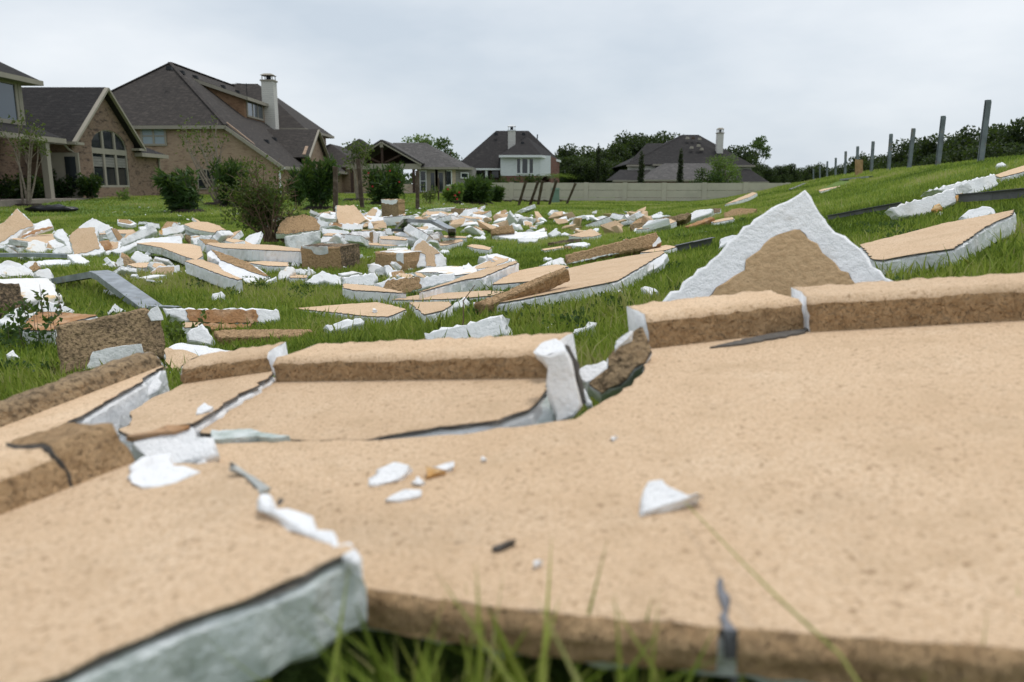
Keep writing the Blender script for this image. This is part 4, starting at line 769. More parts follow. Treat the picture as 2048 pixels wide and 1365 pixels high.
# ------------------------------------------------------------------ bent steel channels
def channel(label, pts, w=.12, d=.05, mat='steel', zi=1, name='steel_channel', hs=None, upright=False, group=None):
    P3 = []
    for i, p in enumerate(Z(zi, pts)): P3.append(hit(*p, (hs[i] if hs else .06)))
    R = root(name, label, 'steel channel', (P3[0].x, P3[0].y, g(P3[0].x, P3[0].y)), group)
    up = Vector((0, 0, 1)); t = .006
    for i in range(len(P3)-1):
        a, b_ = P3[i], P3[i+1]; e = (b_-a).normalized(); s = e.cross(up).normalized(); n = s.cross(e).normalized()
        a = a-e*.01; b_ = b_+e*.01
        def strip(o1, o2, th_dir, nm):
            mb = MB(); q = [a+o1, b_+o1, b_+o2, a+o2]; mb.hexa([x-th_dir*t for x in q], q); mb.build(nm, mat, R)
        if upright:
            strip(n*d/2, -n*w, s, 'web'); strip(n*d/2+s*.001, n*d/2+s*d, n, 'flange')
        else:
            strip(-s*w/2, s*w/2, n, 'web'); strip(-s*w/2-n*.001, -s*w/2-n*d, s, 'flange'); strip(s*w/2-n*.001, s*w/2-n*d, -s, 'flange')
    return R
channel('grey steel channel bent into a sharp corner lying in the grass', [(430, 745), (870, 668), (930, 690), (1340, 985)], .16, .06, hs=[.06, .2, .2, .04])
channel('long grey steel strip lying flat behind the bent channel', [(-80, 515), (300, 512), (590, 522)], .10, .05, hs=[.12, .12, .1])
channel('thin steel strip running into the rust-faced beam', [(1330, 975), (1500, 978), (1560, 985)], .05, .03, hs=[.05, .05, .05])
channel('bent steel frame arching over the far rubble', [(1110, 332), (1200, 245), (1480, 258), (1655, 345), (1662, 412)], .13, .06, zi=3, hs=[.1, .45, .42, .34, .02])
channel('straight dark steel strip with yellow paint under the bent frame', [(1050, 348), (1150, 348), (1400, 402)], .09, .05, zi=3, mat='steel_dark', hs=[.2, .2, .08])
channel('long steel edge strip running up the berm to the rough white panel', [(850, 348), (1080, 305), (1290, 268)], .035, .025, zi=5, mat='steel_dark', hs=[.06, .07, .08], upright=True)
channel('dark steel strip on the berm beyond the yellow foam lump', [(1650, 222), (1850, 205), (2048, 186), (2200, 172)], .055, .03, zi=5, mat='steel_dark', hs=[.09, .1, .1, .1], upright=True)
channel('dark steel strip lying high on the far berm', [(615, 180), (700, 145), (775, 114)], .1, .05, zi=5, mat='steel_dark', hs=[.08, .1, .1])
channel('dark steel strip from the small tan slab up the berm', [(1780, 412), (1900, 385), (2060, 350)], .06, .04, zi=4, mat='steel_dark', hs=[.06, .07, .07], upright=True)
channel('pale strip of steel crossing the upper berm near the posts', [(930, 118), (980, 112), (1110, 100)], .1, .05, zi=5, hs=[.06, .07, .07])

# ------------------------------------------------------------------ loose foam crumbs
def crumb_mesh(seed, sub=1, sq=.7):
    """snapped foam: hull of jittered box points, some corners cut"""
    rnd = random.Random(seed); bm = bmesh.new()
    for k in range(15 if sub > 1 else 9):
        v = Vector((rnd.uniform(-1, 1), rnd.uniform(-1, 1)*rnd.uniform(.6, 1), rnd.uniform(-1, 1)))
        m_ = max(abs(c) for c in v); v = v/m_*rnd.uniform(.8, 1.05); v.z = max(-.3, v.z*sq); v.y *= .75; bm.verts.new(v)
    r_ = bmesh.ops.convex_hull(bm, input=bm.verts[:]); bmesh.ops.delete(bm, geom=[e for e in r_['geom_interior'] if isinstance(e, bmesh.types.BMVert)], context='VERTS')
    bmesh.ops.bevel(bm, geom=bm.edges[:], offset=.018, segments=1, affect='EDGES')
    me = bpy.data.meshes.new('foam_crumb'); bm.to_mesh(me); bm.free(); return me
CR = []
for k in range(10):
    me = crumb_mesh(k, 2 if k < 5 else 1, .32 if k % 2 else .55); me.materials.append(MATS['foam_dirty' if k == 4 else 'foam']); CR.append(me)
TCR = []
for k in range(4):
    me = crumb_mesh(30+k, 1, .45); me.materials.append(MATS['stucco']); TCR.append(me)
def crumb(u, v, size, label, group, rnd, meshes=CR, name='foam_crumb', cat='foam'):
    p = hit(u, v); o = bpy.data.objects.new(name, rnd.choice(meshes)); C.objects.link(o)
    o.location = (p.x, p.y, p.z+size*.16); o.rotation_euler = (rnd.uniform(-.4, .4), rnd.uniform(-.4, .4), rnd.uniform(0, 6.3))
    o.scale = (size*.5*rnd.uniform(.7, 1.4), size*.5*rnd.uniform(.6, 1.1), size*.5*rnd.uniform(.6, 1.1)); tag(o, label, cat, group)
    if size > .12: FOOT.append((convex([(p.x+size*.35*math.cos(a), p.y+size*.35*math.sin(a)) for a in (0, 1.2, 2.4, 3.6, 4.8)]), p.z+size*.3))
rnd = random.Random(5)
LC, LG = 'small white foam crumb lying loose on the mown lawn', 'foam crumbs on the lawn'
for k in range(150):
    u = rnd.choice([rnd.uniform(200, 640), rnd.uniform(620, 960), rnd.uniform(660, 1000)]); v = rnd.gauss(428, 9) if u > 620 else rnd.uniform(412, 452)
    if v < 404: continue
    crumb(u, v, rnd.choice([.06, .09, .12, .16])*(1.3 if u > 640 else .8), LC, LG, rnd)
LR, RG = 'chunk of white foam in the crowded rubble band across the yard', 'foam chunks in the rubble band'
for k in range(175):
    u = rnd.uniform(640, 1330); v = rnd.choice([rnd.uniform(432, 452), rnd.uniform(440, 475), rnd.gauss(440, 5)])+(0 if u < 1100 else -2)
    crumb(u, v, rnd.choice([.14, .2, .26, .34, .42, .5]), LR, RG, rnd, CR, 'foam_fragment')
for k in range(60):
    u = rnd.uniform(640, 1300); v = rnd.uniform(428, 470)
    crumb(u, v, rnd.choice([.25, .35, .5, .65]), 'flat tan stucco fragment in the crowded rubble band', 'stucco fragments in the rubble band', rnd, TCR, 'stucco_fragment', 'stucco')
for k in range(70):
    u, v = rnd.choice([(rnd.uniform(0, 500), rnd.uniform(455, 530)), (rnd.uniform(560, 1000), rnd.uniform(470, 560)), (rnd.uniform(300, 800), rnd.uniform(500, 570))])
    crumb(u, v, rnd.choice([.06, .09, .13, .18, .22]), 'broken white foam lump wedged among the tan slabs', 'foam lumps among the slabs', rnd, CR, 'foam_lump')
for k in range(46):
    u, v = rnd.choice([(rnd.uniform(330, 900), rnd.uniform(570, 700)), (rnd.uniform(900, 1300), rnd.uniform(480, 680)), (rnd.uniform(1350, 2040), rnd.uniform(345, 560)), (rnd.uniform(0, 340), rnd.uniform(540, 640))])
    crumb(u, v, rnd.choice([.02, .03, .04, .055, .07]), 'tiny white foam crumb caught in the long grass', 'foam crumbs in the long grass', rnd)

# ------------------------------------------------------------------ heaps of smaller broken plates (tan skin on white foam)
TPL = []
for k in range(9):
    rnd = random.Random(500+k); n = rnd.randint(4, 6); a0 = rnd.uniform(0, 6)
    pl = Plane(Vector((0, 0, 0)), Vector((0, 0, 1))); asp = rnd.uniform(.4, .8)
    o2 = [Vector((math.cos(a0+6.283*i/n+rnd.uniform(-.3, .3))*.5*rnd.uniform(.8, 1.1), math.sin(a0+6.283*i/n+rnd.uniform(-.3, .3))*.5*asp*rnd.uniform(.8, 1.1))) for i in range(n)]
    R = bpy.data.objects.new('broken_plate', None); R.location = (0, 0, 0)
    ol = resample(o2, .05, .009, rnd); th = rnd.choice([.10, .14, .18]); kind = k % 3
    a = prism(pl, ol, th, .015, 'foam_core', ['foam_dirty' if k == 4 else 'foam'], R, rnd, .005); parts = [a]
    if kind != 2:
        sk = inset(ol, .004) if kind == 0 else resample([q*.8+Vector((.06, 0)) for q in o2], .05, .008, rnd)
        parts.append(prism(pl, sk, .010, .002, 'stucco_skin', [['stucco', 'stucco', 'stucco_rough'][k // 3], 'base_coat'], R, rnd, .002, front=.0085, sidem=1))
    for q in parts: C.objects.unlink(q)
    TPL.append((parts, th))
def plate(u, v, size, lift, tilt, rnd, label, group):
    parts, th = rnd.choice(TPL); p = hit(u, v); o = bpy.data.objects.new('broken_plate', None); C.objects.link(o); o.empty_display_size = .1
    gxx, gyy = grad(p.x, p.y); o.location = (p.x, p.y, p.z+lift+th*size*.8); o.scale = (size, size, size*rnd.uniform(.8, 1.1))
    o.rotation_euler = (gyy+math.radians(rnd.gauss(0, tilt)), -gxx+math.radians(rnd.gauss(0, tilt)), rnd.uniform(0, 6.3)); tag(o, label, 'debris', group)
    for q in parts: d = q.copy(); C.objects.link(d); d.parent = o
    r_ = size*.42; FOOT.append((convex([(p.x+r_*math.cos(a), p.y+r_*.7*math.sin(a)) for a in (0, 1, 2, 3.1, 4.2, 5.2)]), p.z+.1))
rnd = random.Random(21)
for (u0, u1, v0, v1, n, szs, tl, lab, grp) in (
    (0, 330, 462, 520, 30, (.3, .45, .6), 24, 'broken tan-and-white plate heaped below the steeply leaning slab', 'plates of the heap by the leaning slab'),
    (230, 620, 452, 510, 34, (.35, .5, .65), 22, 'broken tan-and-white plate heaped around the uprooted shrub', 'plates of the heap round the shrub'),
    (560, 960, 440, 520, 54, (.35, .5, .7), 22, 'broken tan-and-white plate heaped behind the column blocks', 'plates of the heap behind the column blocks'),
    (640, 1320, 428, 456, 56, (.5, .7, .95), 18, 'broken plate scattered in the rubble band before the concrete wall', 'plates of the far rubble band'),
    (560, 1000, 520, 580, 18, (.2, .3, .4), 20, 'small broken plate in the heap before the tan column block', 'small plates before the tan block'),
    (0, 330, 525, 640, 14, (.16, .24, .32), 24, 'small broken plate between the bent channel and the dark block', 'small plates near the bent channel')):
    hub = [(rnd.uniform(u0, u1), rnd.uniform(v0, v1)) for _ in range(max(3, n//6))]
    for k in range(n):
        hu, hv = rnd.choice(hub); uu = min(max(rnd.gauss(hu, (u1-u0)*.06), u0), u1); vv_ = min(max(rnd.gauss(hv, (v1-v0)*.10), v0), v1)
        plate(uu, vv_, rnd.choice(szs)*rnd.uniform(.6, 1.35), rnd.choice([0, 0, .05, .1]), tl, rnd, lab, grp)
# ------------------------------------------------------------------ foliage helpers
def leaf_obj(name, cen, nrm_bias, n, ln, wd, mat, seed, parent=None, loc=None, bias=(0, 0, 0), up=.3, tone=(.5, .25), curl=True):
    """n separate leaves spread through clumps cen=[(x,y,z,rx,ry,rz)], local coordinates"""
    r = np.random.default_rng(seed); c = np.array(cen, float); wts = (c[:, 3]*c[:, 4]*c[:, 5])**.6; wts /= wts.sum()
    k = r.choice(len(c), n, p=wts); d = r.normal(size=(n, 3)); d /= np.linalg.norm(d, axis=1, keepdims=True)
    rad = r.random(n)**.45
    p = c[k, :3]+d*rad[:, None]*c[k, 3:6]
    a = d*.6+r.normal(size=(n, 3))*.7+np.array(bias)+np.array([0, 0, up]); a /= np.linalg.norm(a, axis=1, keepdims=True)
    b_ = np.cross(a, r.normal(size=(n, 3))); b_ /= np.linalg.norm(b_, axis=1, keepdims=True)
    l = ln*r.uniform(.6, 1.3, n)[:, None]; w = wd*r.uniform(.6, 1.3, n)[:, None]; nn = np.cross(a, b_)
    v = np.stack([p, p+a*l*.5+b_*w*.5+nn*w*.15, p+a*l-nn*l*.15, p+a*l*.5-b_*w*.5+nn*w*.15], 1).reshape(-1, 3)
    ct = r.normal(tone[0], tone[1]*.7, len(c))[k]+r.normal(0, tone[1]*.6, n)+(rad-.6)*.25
    return quads_obj(name, v, np.repeat(np.clip(ct, 0, 1), 4), mat, parent, loc)
def quads_obj(name, v, tone, mat, parent=None, loc=None, per=4):
    n = len(v)//per; me = bpy.data.meshes.new(name); me.vertices.add(len(v)); me.vertices.foreach_set('co', v.astype(np.float32).ravel())
    me.loops.add(n*per); me.loops.foreach_set('vertex_index', np.arange(n*per, dtype=np.int32))
    me.polygons.add(n); me.polygons.foreach_set('loop_start', np.arange(0, n*per, per, dtype=np.int32)); me.polygons.foreach_set('loop_total', np.full(n, per, np.int32))
    at = me.attributes.new('tone', 'FLOAT', 'POINT'); at.data.foreach_set('value', tone.astype(np.float32))
    me.materials.append(MATS[mat]); me.update()
    o = bpy.data.objects.new(name, me); C.objects.link(o)
    if parent is not None: o.parent = parent
    if loc is not None: o.location = loc
    return o
def copy_tree(o, loc, rz, sc, label=None, group=None):
    c = o.copy(); C.objects.link(c); c.location = loc; c.rotation_euler = (0, 0, rz); c.scale = sc
    if label: c['label'] = label
    if group: c['group'] = group
    for ch in o.children:
        d = ch.copy(); C.objects.link(d); d.parent = c
    return c
def curve(a, b_, bend, n=6):
    a = Vector(a); b_ = Vector(b_); return [a.lerp(b_, i/n)+Vector(bend)*math.sin(math.pi*i/n) for i in range(n+1)]
def tree(name, label, loc, H, Rr, seed, mat='leaf_wood', n=2600, leaf=(.32, .2), trunk_h=.3, group=None, cat='tree', bark='bark', clumps=16, shape=1.0):
    rnd = random.Random(seed); R = root(name, label, cat, loc, group); mb = MB(); t0 = H*trunk_h; cen = []
    mb.tube(curve((0, 0, -.2), (rnd.uniform(-.2, .2), rnd.uniform(-.2, .2), H*.8), (rnd.uniform(-.2, .2), 0, 0)), [Rr*.07*(1-.13*i) for i in range(7)])
    for k in range(clumps):
        f = rnd.random(); zz = t0+(H-t0)*(.12+.8*f); rr = Rr*(1-.75*abs(f-.4)**1.3*shape)*rnd.uniform(.25, .85); a = rnd.uniform(0, 6.28)
        c = Vector((rr*math.cos(a), rr*math.sin(a), zz)); s = Rr*rnd.uniform(.24, .42)
        cen.append((c.x, c.y, c.z, s, s, s*.75))
        if k < 9: mb.tube(curve((0, 0, max(t0*.7, zz*.55)), c, (0, 0, -.1*Rr), 3), [Rr*.03, Rr*.022, Rr*.014, Rr*.006], 5)
    mb.build('trunk', bark, R, origin=(0, 0, 0))
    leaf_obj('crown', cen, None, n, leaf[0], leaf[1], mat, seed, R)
    return R
def bush(name, label, px, H, Rr, seed, mat, n, leaf, bias=(0, 0, 0), stems=9, lean=(0, 0), bark='bark', group=None, mulch=True, cat='shrub', Y=None, low=.15):
    p = hit(*px) if Y is None else Vector((PY(px[0], px[1], Y).x, Y, 0)); p.z = g(p.x, p.y); rnd = random.Random(seed)
    R = root(name, label, cat, p, group); mb = MB(); cen = []
    for k in range(stems):
        a = 6.28*k/stems+rnd.uniform(-.3, .3); rr = Rr*rnd.uniform(.25, .85); top = Vector((rr*math.cos(a)+lean[0]*H, rr*math.sin(a)+lean[1]*H, H*rnd.uniform(.5, 1.0)))
        pth = curve((.08*math.cos(a), .08*math.sin(a), -.05), top, (rr*.15*math.cos(a), rr*.15*math.sin(a), 0))
        mb.tube(pth, [.011*H*(1-.12*i) for i in range(7)], 5)
        for f in (.35, .55, .75, .95):
            if f < low: continue
            q = pth[int(f*6)]; s = Rr*rnd.uniform(.12, .27); cen.append((q.x+rnd.uniform(-.12, .12)*Rr, q.y+rnd.uniform(-.12, .12)*Rr, q.z, s, s, s*1.5))
    mb.build('stems', bark, R, origin=(0, 0, 0))
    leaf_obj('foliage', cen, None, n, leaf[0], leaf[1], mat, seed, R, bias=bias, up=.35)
    if mulch:
        vv = []; nn = 14
        for j in range(nn): a = 6.28*j/nn; r2 = Rr*rnd.uniform(.75, 1.0); vv.append(Vector((r2*math.cos(a), r2*math.sin(a), -.06)))
        vt = [Vector((q.x*.55, q.y*.55, .10+rnd.uniform(-.02, .02))) for q in vv]
        m2 = MB(); m2.hexa(vv, vt); m2.build('mulch_bed', 'mulch', R, origin=(0, 0, 0))
    return R

# ------------------------------------------------------------------ houses
def wall_quad(R, name, pts, mat, th=.2): mb = MB(); mb.slab(pts, th); return mb.build(name, mat, R)
def window(R, o, ex, w, h, cols, rows, fmat='trim', gmat='glass', nrm=None, fw=.09, split=None, name='window'):
    """o = lower-left corner on the wall face, ex = unit vector along the wall; frame bars with glazed panes set back in it"""
    o = Vector(o); ex = Vector(ex); ez = Vector((0, 0, 1)); n = Vector(nrm); mb = MB()
    def bar(x0, x1, z0, z1, d=.07):
        q = [o+ex*x0+ez*z0, o+ex*x1+ez*z0, o+ex*x1+ez*z1, o+ex*x0+ez*z1]; mb.hexa([p-n*.02 for p in q], [p+n*d for p in q])
    bar(-fw, w+fw, -fw, 0); bar(-fw, w+fw, h, h+fw); bar(-fw, 0, 0, h); bar(w, w+fw, 0, h)
    xs = [w*i/cols for i in range(cols+1)]; zs = split or [h*i/rows for i in range(rows+1)]
    for x in xs[1:-1]: bar(x-fw*.5, x+fw*.5, 0, h, .06)
    for z in zs[1:-1]: bar(0, w, z-fw*.3, z+fw*.3, .055)
    fr = mb.build(name, fmat, R)
    for i in range(len(xs)-1):
        for j in range(len(zs)-1):
            m2 = MB(); q = [o+ex*xs[i]+ez*zs[j], o+ex*xs[i+1]+ez*zs[j], o+ex*xs[i+1]+ez*zs[j+1], o+ex*xs[i]+ez*zs[j+1]]
            m2.hexa([p+n*.005 for p in q], [p+n*.025 for p in q]); m2.build('pane', gmat, fr)
    return fr
def hip(R, x0, x1, y0, y1, ze, slope, mat='shingle', over=.45, name='roof', fascia='trim', top=None):
    x0 -= over; x1 += over; y0 -= over; y1 += over; ze -= over*slope*.6
    w, d = x1-x0, y1-y0; rise = min(w, d)/2*slope
    if top: rise = min(rise, top-ze)
    i = rise/slope; mb = MB()
    A, B_2, C_, D = (x0, y0, ze), (x1, y0, ze), (x1, y1, ze), (x0, y1, ze)
    a, b_, c, d2 = (x0+i, y0+i, ze+rise), (x1-i, y0+i, ze+rise), (x1-i, y1-i, ze+rise), (x0+i, y1-i, ze+rise)
    mb.face([A, B_2, b_, a]); mb.face([B_2, C_, c, b_]); mb.face([C_, D, d2, c]); mb.face([D, A, a, d2])
    if rise < min(w, d)/2*slope-1e-3: mb.face([a, b_, c, d2])
    ro = mb.build(name, mat, R)
    m2 = MB(); f = .2; t = .03
    m2.box((x0-t, y0-t, ze-f), (x1+t, y0+.06, ze+.03)); m2.box((x0-t, y1-.06, ze-f), (x1+t, y1+t, ze+.03)); m2.box((x0-t, y0+.065, ze-f), (x0+.06, y1-.065, ze+.03)); m2.box((x1-.06, y0+.065, ze-f), (x1+t, y1-.065, ze+.03))
    m2.box((x0+.065, y0+.065, ze-f+.02), (x1-.065, y1-.065, ze-f+.05)); m2.build('fascia', fascia, ro)
    return ro
def walls(R, x0, x1, y0, y1, z0, z1, mat, name='wall'):
    for q in ([(x0, y0, z0), (x1, y0, z0), (x1, y0, z1), (x0, y0, z1)], [(x1, y0+.21, z0), (x1, y1, z0), (x1, y1, z1), (x1, y0+.21, z1)],
              [(x0, y1-.21, z0), (x0, y0+.21, z0), (x0, y0+.21, z1), (x0, y1-.21, z1)], [(x1-.21, y1, z0), (x0, y1, z0), (x0, y1, z1), (x1-.21, y1, z1)]): wall_quad(R, name, q, mat)
def chimney(R, x, y, z0, z1, w, mat, capm='trim'):
    mb = MB(); mb.box((x-w/2, y-w/2, z0), (x+w/2, y+w/2, z1)); c = mb.build('chimney', mat, R)
    m2 = MB(); m2.box((x-w*.58, y-w*.58, z1+.005), (x+w*.58, y+w*.58, z1+.12))
    for sx in (-1, 1):
        for sy in (-1, 1): m2.bar((x+sx*w*.42, y+sy*w*.42, z1+.1), (x+sx*w*.42, y+sy*w*.42, z1+.5), .06, .06)
    m2.hexa([(x-w*.55, y-w*.55, z1+.5), (x+w*.55, y-w*.55, z1+.5), (x+w*.55, y+w*.55, z1+.5), (x-w*.55, y+w*.55, z1+.5)], [(x-w*.3, y-w*.3, z1+.66), (x+w*.3, y-w*.3, z1+.66), (x+w*.3, y+w*.3, z1+.66), (x-w*.3, y+w*.3, z1+.66)])
    m2.build('chimney_cap', capm, c); m3 = MB(); m3.tube([(x, y, z1+.1), (x, y, z1+.45)], w*.2, 8); m3.build('flue', 'vent', c)
def roof_vent(R, p, mat='vent'):
    p = Vector(p); mb = MB(); mb.hexa([p+Vector((-.2, -.2, -.2)), p+Vector((.22, -.2, -.2)), p+Vector((.22, .2, -.2)), p+Vector((-.2, .2, -.2))], [p+Vector((-.15, -.15, .10)), p+Vector((.17, -.15, .06)), p+Vector((.17, .15, .06)), p+Vector((-.15, .15, .10))]); mb.build('roof_vent', mat, R)

# --- house with the arched gable window (left)
ha = root('brick_house', 'dark-roofed brown brick house with tall arched window in its gable', 'house', (-26, 44, g(-26, 44)))
GX = -22.9
y1, y2, y3 = 42.0, 48.9, 52.2; ap = PX(225, 183, GX); ez1 = PX(167, 273, GX).z
gz = .2
mb = MB()
arch_o = PX(191, 375, GX); arch_e = PX(261, 375, GX); spring = PX(191, 294, GX).z; crown = PX(226, 262, GX).z
ya, yb = arch_o.y, arch_e.y; ym = (ya+yb)/2; sill = arch_o.z
arc = [(GX, ym-(yb-ya)/2*math.cos(t*math.pi/12), spring+(crown-spring)*math.sin(t*math.pi/12)) for t in range(13)]
# gable wall built round the arched opening
mb.slab([(GX, y1, gz), (GX, ya, gz), (GX, ya, spring), (GX, y1, ez1)], .25)
mb.slab([(GX, yb, gz), (GX, y2, gz), (GX, y2, ez1), (GX, yb, spring)], .25)
mb.slab([(GX, ya, gz), (GX, yb, gz), (GX, yb, sill), (GX, ya, sill)], .25)
for i in range(12):
    f = lambda q: (GX, q[1], ez1+(ap.z-ez1)*(1-abs(q[1]-(y1+y2)/2)/((y2-y1)/2)) if True else 0)
    lo, hi = arc[i], arc[i+1]; mb.slab([lo, hi, (GX, hi[1], max(hi[2]+.05, f(hi)[2])), (GX, lo[1], max(lo[2]+.05, f(lo)[2]))], .25)
mb.slab([(GX, y1, ez1), (GX, ya, spring), (GX, ya, ez1+(ap.z-ez1)*(1-abs(ya-(y1+y2)/2)/((y2-y1)/2)))], .25)
mb.slab([(GX, yb, spring), (GX, y2, ez1), (GX, yb, ez1+(ap.z-ez1)*(1-abs(yb-(y1+y2)/2)/((y2-y1)/2)))], .25)
mb.build('gable_wall', 'brick_brown', ha)
fr = MB(); xw = GX-.10
def fbar(a, b_, w=.16): fr.bar((xw, *a), (xw, *b_), .1, w, up=Vector((1, 0, 0))) 
for k in range(12): fbar(arc[k][1:], arc[k+1][1:], .1)
third = (yb-ya)/3
for yy in (ya+third, ya+2*third): fr.box((xw-.05, yy-.1, sill), (xw+.06, yy+.1, crown-.08))
fr.box((xw-.05, ya, spring-.35), (xw+.065, yb, spring-.05)); fr.box((xw-.05, ya, sill), (xw+.07, yb, sill+.12)); fr.box((xw-.05, ya, sill), (xw+.066, ya+.12, spring)); fr.box((xw-.05, yb-.12, sill), (xw+.066, yb, spring))
fo = fr.build('arched_window', 'trim', ha)
for k in range(3):
    a0 = ya+third*k+.1; a1 = ya+third*(k+1)-.1
    for (z0, z1, gm) in ((sill+.1, sill+1.05, 'glass'), (sill+1.1, spring-.35, 'glass')):
        m2 = MB(); m2.box((xw-.06, a0, z0), (xw-.02, a1, z1)); m2.build('pane', gm, fo)
    m2 = MB(); top = [p for p in arc if a0 <= p[1] <= a1]; zt = lambda yy: spring+(crown-spring)*math.sqrt(max(0, 1-((yy-ym)/((yb-ya)/2))**2))-.03
    ys = [a0+(a1-a0)*j/5 for j in range(6)]; m2.hexa([(xw-.06, a0, spring-.06), (xw-.06, a1, spring-.06)]+[(xw-.06, yy, zt(yy)) for yy in reversed(ys)], [(xw-.02, a0, spring-.06), (xw-.02, a1, spring-.06)]+[(xw-.02, yy, zt(yy)) for yy in reversed(ys)]); m2.build('pane', 'glass', fo)
    for j in range(14):
        zz = sill+1.15+j*(spring-.5-sill-1.15)/14; m2 = MB(); m2.bar((xw-.015, a0, zz), (xw-.015, a1, zz), .03, .035); m2.build('blind_slat', 'siding_grey', fo)
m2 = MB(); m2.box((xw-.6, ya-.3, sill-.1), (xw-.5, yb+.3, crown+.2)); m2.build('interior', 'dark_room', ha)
ym2 = (y1+y2)/2; ov = .45; sl = (ap.z-ez1)/((y2-y1)/2)
mb = MB(); zl = ez1-ov*sl; XL = -40
mb.slab([(XL, y1-ov, zl), (GX+.35, y1-ov, zl), (GX+.35, ym2, ap.z+.05), (XL, ym2, ap.z+.05)], .12); mb.slab([(GX+.35, ym2, ap.z+.05), (GX+.35, y2+ov, zl), (XL, y2+ov, zl), (XL, ym2, ap.z+.05)][::1], .12)
mb.build('roof', 'shingle_black', ha)
mb = MB(); 
for ys_, zs_ in (((y1-ov), zl), ((y2+ov), zl)): mb.bar((GX+.42, ys_, zs_-.06), (GX+.42, ym2, ap.z-.02), .12, .22, up=Vector((1, 0, 0)))
mb.box((GX-.5, y1-ov-.1, zl-.16), (GX+.5, y1+.35, zl-.02)); mb.box((GX-.5, y2-.35, zl-.16), (GX+.5, y2+ov+.1, zl-.02)); mb.box((XL, y1-ov-.12, zl-.14), (GX-.55, y1-ov+.02, zl+.02))
mb.build('rake_trim', 'trim', ha)
# wing beyond the gable, side walls and porch
walls(ha, -36, GX-.02, y2+.02, y3, gz, 3.2, 'brick_brown'); hip(ha, -36, GX-.02, y2+.5, y3, 3.15, .5, 'shingle_black')
wall_quad(ha, 'wall', [(-38, y1, gz), (GX-.26, y1, gz), (GX-.26, y1, ez1), (-38, y1, ez1)], 'brick_brown')
dp = PY(132, 340, y1-.02)
m2 = MB(); m2.box((dp.x-.75, y1-.12, gz), (dp.x+.75, y1-.005, 2.75)); dd = m2.build('door', 'trim', ha); m2 = MB(); m2.box((dp.x+.05, y1-.16, .9), (dp.x+.6, y1-.125, 2.55)); m2.build('pane', 'glass', dd)
m2 = MB(); m2.tube([(GX-.1, y1-.5, ez1-.5), (GX-.05, y1-.2, ez1-.75), (GX+.06, y1+.05, ez1-.9), (GX+.07, y1+.05, gz)], .06, 6); m2.build('downpipe', 'trim', ha)
m2 = MB(); m2.tube([(GX+.05, y3-.1, 3.0), (GX+.05, y3-.1, gz)], .06, 6); m2.build('downpipe', 'trim', ha)
SX = -24.0
mb = MB(); c0 = PX(83, 160, SX); c1 = PX(83, 258, SX)
for k in range(13):
    z0 = c1.z+(c0.z-c1.z)*k/13; z1 = c1.z+(c0.z-c1.z)*(k+1)/13
    m2 = MB(); m2.hexa([(SX-.2, 26, z0), (SX, 26, z0), (SX, 39.8, z0), (SX-.2, 39.8, z0)], [(SX-.2, 26, z1-.004), (SX-.045, 26, z1-.004), (SX-.045, 39.8, z1-.004), (SX-.2, 39.8, z1-.004)]); m2.build('siding_board', 'siding_grey' if False else 'trim', ha)
mb.box((SX-.02, 39.7, c1.z), (SX+.05, 40.0, c0.z)); mb.build('corner_board', 'trim', ha)
wp = PX(0, 240, SX); wq = PX(33, 240, SX); window(ha, (SX+.03, 30, PX(18, 246, SX).z+.15), (0, 1, 0), wq.y-30, c0.z-PX(18, 246, SX).z-.7, 3, 1, 'trim', 'glass_sky', (1, 0, 0), .2)
wall_quad(ha, 'wall', [(SX-.2, 40, c1.z), (-36, 40, c1.z), (-36, 40, c0.z), (SX-.2, 40, c0.z)], 'trim')
hip(ha, -38, SX, 22, 40, c0.z+.02, .62, 'shingle_black', .7)
mb = MB(); zpe = PX(30, 262, SX+1.4).z
mb.slab([(SX+1.4, 24, zpe), (SX+1.4, 40.8, zpe-.1), (SX-.1, 40.8, c1.z+.12), (SX-.1, 24, c1.z+.12)], .12); po = mb.build('porch_roof', 'shingle_black', ha)
mb = MB(); mb.bar((SX+1.42, 24, zpe-.16), (SX+1.42, 40.9, zpe-.24), .1, .24); mb.build('fascia', 'trim', po)
for yy in (29.5, 39.4): m2 = MB(); m2.box((SX+1.05, yy-.16, gz), (SX+1.35, yy+.16, zpe-.3)); m2.build('porch_column', 'trim', ha)
wall_quad(ha, 'wall', [(SX-1.2, 24, gz), (SX-1.2, y1-.21, gz), (SX-1.2, y1-.21, c1.z), (SX-1.2, 24, c1.z)], 'brick_brown')
window(ha, (SX-1.17, 33, .9), (0, 1, 0), 5.0, 1.9, 3, 1, 'trim', 'glass', (1, 0, 0), .12)
m2 = MB(); m2.box((SX-1.1, 24, .1), (SX+1.9, 44, g(SX, 40)+.12)); m2.build('patio', 'patio', ha)

